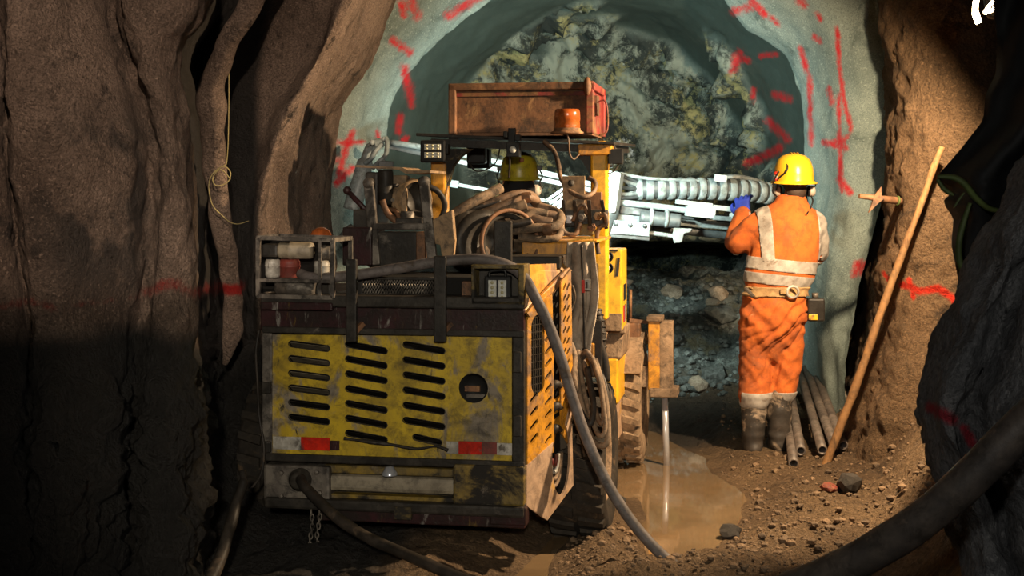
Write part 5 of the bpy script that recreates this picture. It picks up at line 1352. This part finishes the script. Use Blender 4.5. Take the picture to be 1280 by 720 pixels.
# ---- the operator under the canopy
OD = 7.72
def O0(px, py, dy=0.0): return P(px, py, OD + dy)
oz = P(649, 300, OD)
OP = thing('person', 'operator in dark jacket and olive yellow helmet seated under the rig canopy', 'person', (oz.x, oz.y, 0.86))
OB = Vector((oz.x, oz.y, 0.86))
def O(px, py, dy=0.0): return O0(px, py, dy) - OB
ohc = O(648, 228, 0)
body = MB(); head_into(body, ohc)
limb(body, [ohc + Vector((0, -0.02, -0.07)), ohc + Vector((0, -0.03, -0.20))], [.055, .062])
zsh = ohc.z - 0.26
def tor(z, rx, ry, y=0.0): return (Vector((ohc.x, y, z)), rx, ry)
esec(body, [tor(0.06, .15, .11), tor(0.2, .14, .10), tor(zsh - .12, .16, .10), tor(zsh, .13, .08)])
for sx in (-1, 1):
    limb(body, [Vector((ohc.x + sx * .17, 0, zsh)), Vector((ohc.x + sx * .22, .12, zsh - .24)), Vector((ohc.x + sx * .15, .36, zsh - .22))], [.05, .045, .032])
    limb(body, [Vector((ohc.x + sx * .1, 0, .08)), Vector((ohc.x + sx * .12, .40, .10)), Vector((ohc.x + sx * .12, .46, -.30))], [.075, .06, .045])
obj('body', remesh(body, 'body', 0.009, 3), 'skin', OP)
face_bits(ohc, OP)
jk_ = MB()
esec(jk_, smooth_secs([tor(0.0, .19, .15), tor(.15, .18, .15), tor(zsh - .16, .20, .145), tor(zsh - .04, .205, .125), tor(zsh + .03, .16, .105), tor(zsh + .085, .10, .09), tor(zsh + .13, .085, .09)]))
for sx in (-1, 1):
    limb(jk_, [Vector((ohc.x + sx * .17, 0, zsh)), Vector((ohc.x + sx * .225, .12, zsh - .24)), Vector((ohc.x + sx * .15, .34, zsh - .22))], [.08, .068, .05])
jme = remesh(jk_, 'jacket', 0.012, 4); folds(jme, lambda p, n: 0.012 * noise.noise(p * 9) + 0.006 * noise.noise(p * 20))
obj('jacket', jme, 'black_cloth', OP)
tk = MB()
for sx in (-1, 1): limb(tk, [Vector((ohc.x + sx * .1, 0, .08)), Vector((ohc.x + sx * .12, .42, .10)), Vector((ohc.x + sx * .12, .47, -.28))], [.10, .085, .068])
obj('trousers', remesh(tk, 'trousers', 0.012, 3), 'coverall', OP)
for sx in (-1, 1):
    b = MB(); limb(b, [Vector((ohc.x + sx * .12, .47, -.20)), Vector((ohc.x + sx * .12, .47, -.36))], [.072, .062]); limb(b, [Vector((ohc.x + sx * .12, .46, -.36)), Vector((ohc.x + sx * .12, .62, -.37))], [.052, .04])
    obj('boot', remesh(b, 'boot', 0.01, 3), 'boot', OP)
    gh = obj('glove', hand_mesh(sx, 0.9), 'black_cloth', OP); gh.matrix_local = Matrix.Translation(Vector((ohc.x + sx * .14, .37, zsh - .22)))
hd = MB(); hd.ellipsoid(ohc + Vector((0, -0.03, -0.055)), (0.098, 0.100, 0.10), 20, 14); hd.ellipsoid(ohc + Vector((0, -0.02, -0.14)), (0.12, 0.11, 0.08), 18, 12)
hdm = remesh(hd, 'hood', 0.009, 3); folds(hdm, lambda p, n: 0.008 * noise.noise(p * 14))
bm = bmesh.new(); bm.from_mesh(hdm)
bmesh.ops.bisect_plane(bm, geom=bm.verts[:] + bm.edges[:] + bm.faces[:], plane_co=ohc + Vector((0, 0.045, 0)), plane_no=(0, 1, 0), clear_outer=True); bm.to_mesh(hdm); bm.free()
obj('hood', hdm, 'black_cloth', OP)
ohel = helmet(OP, O(649, 224, 0), .106, .130, .150, 'helmet_olive', tilt=math.radians(3), brim=0.012)
MB().ellipsoid(O(652, 200, -.118), (0.014, 0.006, 0.014), 12, 8).build('helmet_sticker', 'rust_red', ohel)
for sx, px in ((-1, 625), (1, 674)):
    MB().box(O(px, 210, -.02) - Vector((.016, .02, .014)), O(px, 210, -.02) + Vector((.016, .02, .014))).build('muff_mount', 'black_plastic', ohel, 0.004)
    MB().tube(catmull([O(px, 212, -.02), O(px + sx * 4, 220, -.03), O(px + sx * 1, 228, -.03), O(px + sx * 5, 236, -.03)], 4), 0.004, 6).build('muff_wire', 'black_plastic', OP)
MB().lathe([(0, 0.02), (0.022, 0.018), (0.032, 0.006), (0.032, -0.02)], O(671, 238, -.02), (1, -0.4, 0), 18).build('ear_muff', 'muff_grey', OP).scale = (1, 1, 1)
MB().lathe([(0, 0.02), (0.022, 0.018), (0.032, 0.006), (0.032, -0.02)], O(627, 238, -.02), (-1, -0.4, 0), 18).build('ear_muff', 'muff_grey', OP)
MB().ellipsoid(O(668, 253, -.10), (0.018, 0.014, 0.014), 12, 8).build('ear_plug', 'orange_plug', OP)
st_ = to_local(OB)
MB().box((st_.x - .2, st_.y - .18, 0.78), (st_.x + .2, st_.y + .25, 0.86)).build('operator_seat', 'black_cloth', RIG, 0.02)
MB().box((st_.x - .12, st_.y - .1, 0.55), (st_.x + .12, st_.y + .12, 0.78)).build('seat_pedestal', 'grimy_black', RIG, 0.01)

# ================================================================== things on and around the rig
def wthing(root_l, name, label, cat):
    return thing(name, label, cat, to_world(root_l), -YAW)
# ---- steel tray on the canopy roof
ya, yb = 1.34, 1.86
p0 = A(563, 168, ya); p1 = A(739, 172, ya); zt = A(650, 104, ya).z; zb = max(p0.z, p1.z) - 0.0
TR = wthing(Vector(((p0.x + p1.x) / 2, (ya + yb) / 2, zb)), 'steel_tray', 'rusty brown open steel tray with flanged rim standing on the canopy roof', 'tray')
tl = Vector(((p0.x + p1.x) / 2, (ya + yb) / 2, zb))
x0, x1 = p0.x - tl.x, p1.x - tl.x; y0, y1 = ya - tl.y, yb - tl.y; hh = zt - zb
MB().box((x0 + 0.01, y0 + 0.03, 0.01), (x1 - 0.01, y0 + 0.042, hh - 0.01)).build('side_wall', 'rust_brown', TR)
MB().box((x0 + 0.01, y1 - 0.012, 0.01), (x1 - 0.01, y1, hh - 0.01)).build('side_wall', 'rust_brown', TR)
for xa_, xb2, m_ in ((x0, x0 + 0.012, 'rust_brown'), (x1 - 0.012, x1, 'rust_red')):
    MB().box((xa_, y0 + 0.03, 0.0), (xb2, y1, hh - 0.012)).build('end_wall', m_, TR)
MB().box((x0, y0 + 0.03, -0.008), (x1, y1, 0.008)).build('tray_floor', 'rust_brown', TR)
MB().box((x0 - 0.012, y0, hh - 0.035), (x1 + 0.01, y0 + 0.05, hh + 0.004)).build('flange', 'rust_brown', TR, 0.006)
MB().box((x0 - 0.012, y1 - 0.02, hh - 0.035), (x1 + 0.01, y1 + 0.02, hh + 0.004)).build('flange', 'rust_brown', TR, 0.006)
MB().box((x0 - 0.012, y0, 0.0), (x0 + 0.028, y0 + 0.05, hh)).build('flange', 'rust_brown', TR, 0.006)
MB().box((x1 - 0.028, y0, 0.0), (x1 + 0.012, y0 + 0.05, hh + 0.008)).build('flange', 'rust_red', TR, 0.006)
MB().box((x1 - 0.01, y0, hh - 0.04), (x1 + 0.02, y1, hh)).build('flange', 'rust_red', TR, 0.006)
MB().box((x1 - 0.005, y1 - 0.05, 0), (x1 + 0.02, y1, hh)).build('flange', 'rust_red', TR, 0.006)
MB().box((x0 + 0.03, y0 + 0.02, hh - 0.065), (x1 - 0.03, y0 + 0.032, hh - 0.045)).build('stripe', 'rust_red', TR)
MB().box((x1 + 0.0, y0 + 0.12, 0.10), (x1 + 0.02, y0 + 0.2, hh - 0.06)).build('latch_plate', 'rust_brown', TR, 0.004)
MB().tube(catmull([Vector((x1 + 0.02, y0 + 0.1, hh - 0.10)), Vector((x1 + 0.06, y0 + 0.1, hh - 0.09)), Vector((x1 + 0.075, y0 + 0.1, hh - 0.16)), Vector((x1 + 0.07, y0 + 0.1, hh - 0.25)), Vector((x1 + 0.03, y0 + 0.1, hh - 0.27))], 6), 0.005, 6).build('wire_handle', 'rust_red', TR)
MB().ellipsoid((x1 - 0.02, y0 + 0.0, hh - 0.02), (0.022, 0.02, 0.05), 8, 6).build('bent_corner', 'rust_brown', TR)

# ---- bundle of thick hoses lying on the deck behind the operator
HC = wthing(A(640, 300, 0.85), 'hose_coil', 'coiled bundle of thick mud-brown hoses on the deck behind the operator', 'hoses')
hcl = A(640, 300, 0.85)
strands = [(((566, 268, .62), (585, 256, .64), (608, 244, .70), (626, 235, .76)), .024, 'hose_muddy'),
           (((570, 276, .70), (600, 268, .70), (632, 256, .72), (655, 247, .76), (668, 249, .82), (672, 258, .86)), .024, 'hose_brown'),
           (((574, 281, .66), (606, 275, .66), (636, 263, .68), (658, 255, .70)), .026, 'hose_muddy'),
           (((594, 260, .74), (622, 250, .76), (648, 242, .80), (664, 244, .84), (670, 252, .88)), .020, 'hose_brown'),
           (((646, 262, .72), (672, 266, .72), (694, 270, .74), (700, 280, .74), (690, 289, .72), (660, 287, .68)), .022, 'hose_brown'),
           (((636, 290, .64), (668, 285, .64), (692, 284, .66), (701, 274, .72), (694, 264, .78), (674, 258, .82)), .022, 'hose_muddy'),
           (((648, 296, .64), (676, 299, .64), (696, 297, .66), (701, 287, .70), (698, 276, .76)), .018, 'hose_muddy'),
           (((626, 280, .66), (650, 275, .67), (668, 266, .70), (684, 268, .72)), .022, 'hose_muddy'),
           (((568, 287, .62), (600, 285, .62), (640, 281, .62), (664, 276, .64)), .020, 'hose_black'),
           (((660, 270, .70), (676, 276, .69), (690, 278, .70)), .024, 'hose_brown'),
           (((576, 264, .72), (600, 258, .74), (626, 252, .76)), .018, 'hose_black'),
           (((655, 258, .78), (676, 268, .78), (692, 276, .78)), .016, 'hose_black')]
for pts, r, m_ in strands:
    q = catmull([A(x, y, yy) - hcl for x, y, yy in pts], 7)
    MB().tube(q, r, 10, jitter=0.12).build('hose', m_, HC)
for px, py, yy in ((685, 287, .62), (658, 247, .74)): MB().lathe([(0.026, -0.02), (0.028, 0), (0.026, 0.02)], A(px, py, yy) - hcl, (1, 0, 0.1), 14).build('hose_clamp', 'rust_brown', HC)

# ---- cloth hung over the side deck
def cloth():
    rows_ = [(303, 709, 743), (318, 708, 744), (335, 707, 746), (352, 711, 748), (368, 715, 749), (384, 716, 747), (400, 713, 745), (414, 711, 742), (426, 714, 740), (438, 721, 737), (446, 724, 733)]
    nx_ = 26; base = A(725, 304, 0.52); vs = []; fs = []
    rr_ = []
    ys_ = [303 + (446 - 303) * i / 34 for i in range(35)]
    for y in ys_:
        for (a, la, ra), (b, lb, rb) in zip(rows_, rows_[1:]):
            if a <= y <= b:
                t = (y - a) / (b - a); l = la + (lb - la) * t; r = ra + (rb - ra) * t; break
        for i in range(nx_ + 1):
            u = i / nx_
            f = 0.014 * math.sin(u * 9 + 0.02 * y) + 0.006 * math.sin(u * 21 + y * 0.05) + 0.03 * math.exp(-((u - 0.52) / 0.05) ** 2)
            p = A(l + (r - l) * u, y, 0.52 + f + 0.015 * noise.noise(Vector((u * 4, y * 0.05, 0))))
            vs.append(p - base)
    for j in range(len(ys_) - 1):
        for i in range(nx_): fs.append((j * (nx_ + 1) + i, j * (nx_ + 1) + i + 1, (j + 1) * (nx_ + 1) + i + 1, (j + 1) * (nx_ + 1) + i))
    t = wthing(base, 'work_jacket', 'muddy grey-brown work jacket hung over the yellow side deck of the rig', 'jacket')
    o = MB().add(vs, fs, True).build('cloth', 'cloth_grey', t)
    s_ = o.modifiers.new('solid', 'SOLIDIFY'); s_.thickness = 0.008
    for rect, m_ in (((727, 350, 731, 366), 'red_reflector'), ((731, 349, 738, 363), 'white_tape'), ((732, 352, 735, 360), 'grimy_black')):
        MB().box(A(rect[0], rect[3], 0.455 - 0.006 * (m_ == 'grimy_black')) - base, A(rect[2], rect[1], 0.465) - base).build('tag', m_, t)
    MB().tube(catmull([A(x, y, 0.48) - base for x, y in ((715, 357), (717, 362), (719, 372), (716, 382), (713, 390))], 4), 0.006, 6).build('drawstring', 'hose_muddy', t)
    MB().tube(catmull([A(x, y, 0.47) - base for x, y in ((727, 306), (728, 330), (729, 360), (730, 400), (731, 440))], 4), 0.005, 6).build('zip', 'grimy_black', t)
cloth()

# ---- hoses and cables trailing to the ground
def wtube(name, m, pts, r, label, cat, n=12, sub=8, jitter=0.0):
    q = catmull([P(*p) for p in pts], sub)
    c = q[-1].copy()
    return MB().tube([v - c for v in q], r, n, jitter=jitter), c
def hose_thing(name, m, pts, r, label, cat, n=12, sub=8, jitter=0.0, world=None):
    q = catmull(world or [P(*p) for p in pts], sub); c = q[-1].copy()
    o = MB().tube([v - c for v in q], r, n, jitter=jitter).build(name, m, None, label=label, cat=cat)
    o.location = c
    return o
def aw(px, py, y): return to_world(A(px, py, y))
hose_thing('water_hose', 'hose_grey', None, 0.0235, 'long grey rubber hose draped over the rear deck and down to the mud', 'hose', 14, 8,
           world=[aw(376, 342, .02), aw(384, 346, -.01), aw(410, 347, -.02), aw(450, 343, -.015), aw(500, 335, -.01), aw(550, 327, -.01), aw(600, 324, .0), aw(635, 332, .0), aw(655, 347, .02)] +
                 [P(668, 370, 5.96), P(684, 402, 5.96), P(700, 445, 5.97), P(714, 492, 5.98), P(732, 545, 5.98), P(760, 606, 5.95), P(796, 660, 5.92), P(840, 704, 5.88), P(890, 730, 5.83), P(980, 742, 5.75)])
hose_thing('power_cable', 'hose_black', None, 0.024, 'thick black power cable leaving the socket in the rear bumper', 'cable', 12, 8, 0.15,
           world=[aw(376, 599, -.07), aw(381, 608, -.13), P(396, 624, 5.98), P(424, 649, 5.88), P(460, 672, 5.75), P(505, 692, 5.62), P(560, 716, 5.48), P(640, 748, 5.35)])
hose_thing('old_hose', 'hose_black', [(303, 590, 5.75), (304, 602, 5.72), (298, 622, 5.68), (288, 655, 5.6), (278, 690, 5.5), (264, 722, 5.4), (250, 745, 5.3)], [0.016] * 8 + [0.024] * 41, 'stiff mud-caked black hose standing against the left muck bank', 'hose', 12, 8, 0.35)
hose_thing('air_hose', 'hose_black', [(980, 740, 3.75), (1040, 715, 3.66), (1100, 684, 3.58), (1160, 645, 3.50), (1215, 596, 3.44), (1262, 548, 3.40), (1310, 505, 3.36), (1400, 440, 3.25), (1560, 420, 3.0), (1800, 520, 2.7), (2050, 760, 2.5)], 0.047, 'thick dark air hose crossing in front of the grey foreground rock', 'hose', 16, 8, 0.08)
# chain under the bumper
ch = MB()
for s_, (xa_, ya_) in enumerate(((389, 641), (398, 640))):
    a = aw(xa_, ya_, -0.06)
    for k in range(15):
        c = a + Vector((0.006 * math.sin(k * 0.7 + s_), 0, -0.020 * k))
        u = Vector((1, 0, 0)) if k % 2 else Vector((0, 1, 0))
        ch.tube([c + u * (0.008 * math.cos(t)) + Vector((0, 0, 0.015 * math.sin(t))) for t in [2 * math.pi * j / 10 for j in range(10)]], 0.0032, 5, closed=True)
ch.build('chain', 'grey_steel', None, label='small steel chain dangling below the left end of the rear bumper', cat='chain', kind='stuff')

# ================================================================== against the right wall
pz = ground(1.82, 8.15)
q = [P(1030, 586, 8.02), P(1052, 530, 8.02), P(1082, 448, 8.0), P(1112, 362, 7.98), P(1142, 280, 7.95), P(1166, 215, 7.92), P(1179, 183, 7.9)]
MBp = catmull(q, 6); base = MBp[0].copy()
MB().tube([v - base + Vector((0.008 * noise.noise(v * 3), 0, 0)) for v in MBp], [0.024] * 12 + [0.022] * 12 + [0.019] * 13, 10, jitter=0.25).build('wooden_pole', 'wood_pole', None, label='long crooked wooden pole leaning against the brown rock column', cat='pole').location = base
def pipe(near, far, r, label):
    a = P(*near); b = a.lerp(P(*far), 0.7); d = b - a
    m_ = MB(); u, w_ = frame_axes(d)
    n = 16; vs = []
    for p, rr2 in ((a, r), (b, r), (b, r * 0.72), (a + d * 0.0, r * 0.72)):
        for k in range(n):
            t = 2 * math.pi * k / n; vs.append(p - a + (u * math.cos(t) + w_ * math.sin(t)) * rr2)
    fs = [(i * n + k, i * n + (k + 1) % n, ((i + 1) % 4) * n + (k + 1) % n, ((i + 1) % 4) * n + k) for i in range(4) for k in range(n)]
    m_.add(vs, fs, True)
    me = m_.mesh('steel_pipe'); me.materials.append(MATS['pipe_grey'])
    o = bpy.data.objects.new('steel_pipe', me); o.location = a
    link(o, None, label, 'pipe', 'steel pipes behind the worker')
pipe((992, 580, 8.0), (978, 470, 10.2), 0.029, 'grey steel pipe whose open end lies nearest the front, beside the worker\'s boot')
pipe((1001, 564, 8.2), (980, 446, 10.6), 0.029, 'grey steel pipe emerging between the worker\'s right boot and the pipe pile')
pipe((1028, 563, 8.2), (990, 432, 10.8), 0.029, 'grey steel pipe in the middle of the pile, ending behind the wooden pole')
pipe((1043, 558, 8.25), (996, 428, 10.8), 0.029, 'grey steel pipe ending just right of the foot of the wooden pole')
pipe((1054, 557, 8.25), (1003, 424, 10.8), 0.029, 'grey steel pipe at the right edge of the pile, farthest from the worker')
# rock bolt
RBo = P(1130, 252, 8.15)
RB = thing('rock_bolt', 'rusty rock bolt with bent star-shaped plate sticking out of the rock column', 'rock bolt', RBo)
a = P(1074, 245, 8.0) - RBo; b = P(1122, 251, 8.05) - RBo
MB().tube([a, a.lerp(b, 0.4), b, Vector((0.05, 0.25, 0))], [0.014, 0.017, 0.022, 0.022], 12).build('bolt_bar', 'rust_brown', RB)
c = a.lerp(b, 0.5)
pl = MB(); pts = [(1102, 233), (1102, 244), (1106, 248), (1098, 254), (1086, 266), (1091, 252), (1092, 246)]
pl.prism([P(x, y, 8.0) - RBo for x, y in pts], (0.0, 0.02, 0.0)); pl.build('bolt_plate', 'rust_brown', RB)
MB().ring(b, b - a, 0.024, 0.006, 16, 6).build('bolt_collar', 'green_strap', RB)
# black sheet added for the shaded void, and green straps, in the right foreground
def sheet():
    lb = [(-60, 1250), (0, 1246), (50, 1246), (92, 1245), (118, 1232), (150, 1229), (185, 1202), (222, 1170), (232, 1177), (244, 1190), (252, 1177), (272, 1192), (305, 1189), (340, 1196), (385, 1202), (430, 1210)]
    vs = []; fs = []; ny = 60; nx_ = 20
    base = P(1300, -60, 4.9)
    for j in range(ny + 1):
        y = -60 + 490 * j / ny
        for (a, la), (b, lb2) in zip(lb, lb[1:]):
            if a <= y <= b: l = la + (lb2 - la) * (y - a) / (b - a); break
        for i in range(nx_ + 1):
            u = i / nx_; px = l + (1420 - l) * u
            d = 4.85 + 0.10 * math.sin(u * 9 + y * 0.012) + 0.05 * math.sin(u * 21 + y * 0.03) - 0.5 * u
            vs.append(P(px, y, d) - base)
    for j in range(ny):
        for i in range(nx_): fs.append((j * (nx_ + 1) + i, j * (nx_ + 1) + i + 1, (j + 1) * (nx_ + 1) + i + 1, (j + 1) * (nx_ + 1) + i))
    o = MB().add(vs, fs, True).build('shade_sheet', 'void_black', None, label='added black sheet standing in for the shaded void between the rock column and the grey foreground rock', cat='sheet')
    o.location = base
    s_ = o.modifiers.new('solid', 'SOLIDIFY'); s_.thickness = 0.01
sheet()
def strap(pts, w_, label):
    q = catmull([P(*p) for p in pts], 7); c = q[0].copy(); m_ = MB()
    for i in range(len(q) - 1): pass
    vs = []
    for i, p in enumerate(q):
        t = (q[min(i + 1, len(q) - 1)] - q[max(i - 1, 0)]).normalized(); s_ = t.cross(Vector((0, 1, 0))).normalized()
        k = w_ * (0.35 + 0.65 * math.sin(math.pi * min(1, max(0.06, i / (len(q) - 1)))) ** 0.5)
        vs += [p - c + s_ * k, p - c + Vector((0, -0.008, 0)), p - c - s_ * k, p - c + Vector((0, 0.006, 0))]
    fs = [(i * 4 + k, i * 4 + (k + 1) % 4, (i + 1) * 4 + (k + 1) % 4, (i + 1) * 4 + k) for i in range(len(q) - 1) for k in range(4)] + [(0, 1, 2, 3), (len(vs) - 1, len(vs) - 2, len(vs) - 3, len(vs) - 4)]
    o = m_.add(vs, fs, True).build('strap', 'green_strap', None, label=label, cat='strap'); o.location = c
strap([(1172, 221, 4.68), (1192, 222, 4.66), (1206, 230, 4.64), (1220, 247, 4.6), (1236, 260, 4.55), (1252, 264, 4.5)], 0.013, 'green strap arching right across the dark void, uppermost of the green straps')
strap([(1213, 254, 4.6), (1206, 275, 4.6), (1200, 300, 4.6), (1200, 325, 4.6), (1208, 345, 4.58), (1220, 356, 4.55)], 0.013, 'green strap hanging straight down in front of the dark void')
strap([(1172, 224, 4.67), (1180, 236, 4.66), (1192, 244, 4.65)], 0.009, 'short dark green strap end lying under the arching strap')
strap([(1205, 241, 4.63), (1199, 249, 4.63), (1192, 260, 4.63)], 0.004, 'thin green cord crossing below the arching green strap')
# work lamp hung in the upper right corner
LT = thing('work_lamp', 'lit work lamp with bright curved tube hanging in the upper right corner', 'lamp', LAMP_POS)
lp = lambda x, y, d=5.3: P(x, y, d) - LAMP_POS
MB().tube(catmull([lp(1222, -12), lp(1220, 2), lp(1219, 14), lp(1222, 25), lp(1224, 29)], 6), [0.006] * 3 + [0.011] * 10 + [0.013] * 8 + [0.012] * 3 + [0.009], 12).build('lamp_tube', 'lamp_bulb', LT)
MB().tube(catmull([lp(1243, 0, 6.52), lp(1236, 8, 6.51), lp(1231, 16, 6.51), lp(1240, 13, 6.51), lp(1244, 8, 6.52)], 5), 0.008, 10).build('lamp_reflector', 'lamp_bulb', LT)
MB().lathe([(0, 0.0), (0.03, 0.0), (0.04, 0.02), (0.055, 0.10), (0.058, 0.12), (0.05, 0.12), (0.03, 0.03), (0.0, 0.02)], lp(1243, 22, 6.6), (0.1, 0.2, 1), 20).build('lamp_housing', 'black_plastic', LT)
MB().tube([lp(1240, 5, 6.6), lp(1245, -60, 6.9), lp(1245, -200, 7.0)], 0.008, 8).build('lamp_cord', 'black_plastic', LT)

# ================================================================== left wall pieces
q = catmull([P(*p) for p in ((345, -70, 6.2), (322, -20, 6.25), (302, 25, 6.3), (280, 66, 6.35), (264, 100, 6.4), (263, 130, 6.42), (266, 165, 6.45), (269, 205, 6.5), (273, 245, 6.55), (279, 290, 6.6), (286, 335, 6.65), (291, 375, 6.68), (291, 410, 6.7), (286, 436, 6.7), (281, 455, 6.72))], 7)
rs = []
for i in range(len(q)):
    t = i / (len(q) - 1); rs.append(0.055 - 0.012 * t + 0.014 * math.exp(-((t - 0.38) / 0.1) ** 2) - 0.030 * sstep((t - 0.88) / 0.12))
c = q[-1].copy()
o = MB().tube([v - c for v in q], rs, 22, jitter=0.35).build('drain_pipe', 'shotcrete_brown', None, label='rope-tied hanging pipe crusted with brown sprayed concrete on the left wall', cat='pipe')
o.location = c
at_ = o.data.attributes.new('paint', 'FLOAT', 'POINT'); at_.data.foreach_set('value', [math.exp(-((v.co.z + c.z - 1.17) / 0.04) ** 2) for v in o.data.vertices])
RT = thing('rope', 'thin straw-coloured rope tied in a loop around the crusted hanging pipe', 'rope', P(275, 225, 6.4))
rb_ = P(275, 225, 6.4)
def rp(pts, r=0.004): MB().tube(catmull([P(*p) - rb_ for p in pts], 6), r * 0.6, 6).build('rope_strand', 'rope', RT)
rp([(286, 82, 6.42), (286, 130, 6.42), (285, 180, 6.42), (283, 205, 6.42)])
rp([(283, 205, 6.4), (272, 212, 6.38), (264, 220, 6.38), (261, 235, 6.38), (265, 255, 6.4), (273, 266, 6.42)])
rp([(268, 214, 6.38), (280, 208, 6.38), (288, 216, 6.40), (284, 228, 6.40), (270, 232, 6.38), (266, 222, 6.38), (276, 212, 6.37), (288, 224, 6.40)], 0.005)
rp([(270, 262, 6.42), (285, 276, 6.45), (297, 280, 6.5), (311, 276, 6.6)])

# ================================================================== stones, clods and rubble
def lump(seed, flat=0.75):
    bm = bmesh.new(); bmesh.ops.create_icosphere(bm, subdivisions=2, radius=1.0)
    for v in bm.verts:
        n = v.co.normalized()
        k = 1 + 0.38 * noise.noise(n * 1.6 + Vector((seed * 7.3, seed * 1.7, 0))) + 0.22 * noise.noise(n * 3.9 + Vector((0, seed * 5.1, 3)))
        v.co = Vector((n.x, n.y, n.z * flat)) * k
    me = bpy.data.meshes.new('rock'); bm.to_mesh(me); bm.free()
    me.polygons.foreach_set('use_smooth', [False] * len(me.polygons))
    return me
LUMPS = {}
def lump_mesh(i, m):
    if (i, m) not in LUMPS:
        me = lump(i); me.materials.append(MATS[m]); LUMPS[(i, m)] = me
    return LUMPS[(i, m)]
def rock(name, x, y, r, m, label, cat, group=None, sink=0.3, i=None):
    o = bpy.data.objects.new(name, lump_mesh(random.randrange(7) if i is None else i, m))
    o.location = (x, y, ground(x, y) + r * (0.75 - sink)); o.scale = (r * random.uniform(0.85, 1.3), r * random.uniform(0.8, 1.1), r * random.uniform(0.75, 1.0))
    o.rotation_euler = (random.uniform(-.3, .3), random.uniform(-.3, .3), random.uniform(0, 6.28))
    return link(o, None, label, cat, group)
def fpos(px, py, z=0.05):
    d = F * (H - z) / (py - YH); return (px - 640) / F * d, d
rock('rock', *fpos(912, 664, 0.03), 0.055, 'dark_stone', 'dark lump of rock at the near edge of the muddy puddle', 'rock', i=1)
rock('rock', *fpos(1060, 527, 0.12), 0.06, 'pale_stone', 'pale rounded stone on the mud bank right of the wooden pole', 'rock', i=2)
rock('rock', *fpos(1036, 623, 0.06), 0.045, 'rust_red', 'small red-painted stone on the mud in the right foreground', 'rock', i=3)
rock('rock', *fpos(1062, 624, 0.06), 0.07, 'dark_stone', 'dark angular rock beside the small red stone on the mud', 'rock', i=4)
rock('rock', *fpos(772, 632, 0.02), 0.05, 'dark_stone', 'dark clod standing out of the puddle behind the grey hose', 'rock', i=5)
random.seed(21)
MUCK = []
for k in range(34):
    x = random.uniform(0.55, 2.2); y = random.uniform(9.9, 11.5); r = random.choice((0.05, 0.06, 0.08, 0.11)); pale = random.random() < 0.25
    rock('rubble_rock', x, y, r, 'pale_stone' if pale else 'muck_rock', ('pale brown' if pale else 'grey') + (' large' if r > 0.07 else ' small') + ' blasted rock in the muck pile at the foot of the rock face', 'rock', 'rocks of the muck pile')
def gravel(name, m, spots, label):
    bm0 = bmesh.new(); bmesh.ops.create_icosphere(bm0, subdivisions=1, radius=1.0)
    bv = [v.co.copy() for v in bm0.verts]; bf = [tuple(v.index for v in f.verts) for f in bm0.faces]; bm0.free()
    g_ = MB()
    for x, y, r in spots:
        z = ground(x, y) + r * 0.3; s_ = random.random() * 50
        g_.add([(x + v.x * r * (1 + .5 * noise.noise(v * 2 + Vector((s_, 0, 0)))), y + v.y * r * (1 + .5 * noise.noise(v * 2 + Vector((0, s_, 0)))), z + v.z * r * 0.7) for v in bv], bf)
    me = bpy.data.meshes.new(name); me.from_pydata(g_.v, [], g_.f); me.materials.append(MATS[m])
    link(bpy.data.objects.new(name, me), None, label, 'gravel', kind='stuff')
sp = []
while len(sp) < 2600:
    px = random.uniform(680, 1200); py = random.uniform(520, 740); x, y = fpos(px, py)
    if px < 900 and py < 640: continue
    if pud_sd(x, y) < 0.01 or abs(x - 1.55) < 0.2 and abs(y - 8.6) < 0.2: continue
    sp.append((x, y, random.uniform(0.003, 0.010) if random.random() < 0.9 else random.uniform(0.011, 0.026)))
gravel('gravel', 'mud_clod', sp, 'fine crumbs of mud and gravel strewn over the brown ground')
sp = [(random.uniform(0.3, 2.4), random.uniform(9.95, 11.8), random.uniform(0.008, 0.036)) for k in range(1100)]
gravel('rubble', 'muck_rock', sp, 'fine grey rubble covering the muck pile below the rock face')
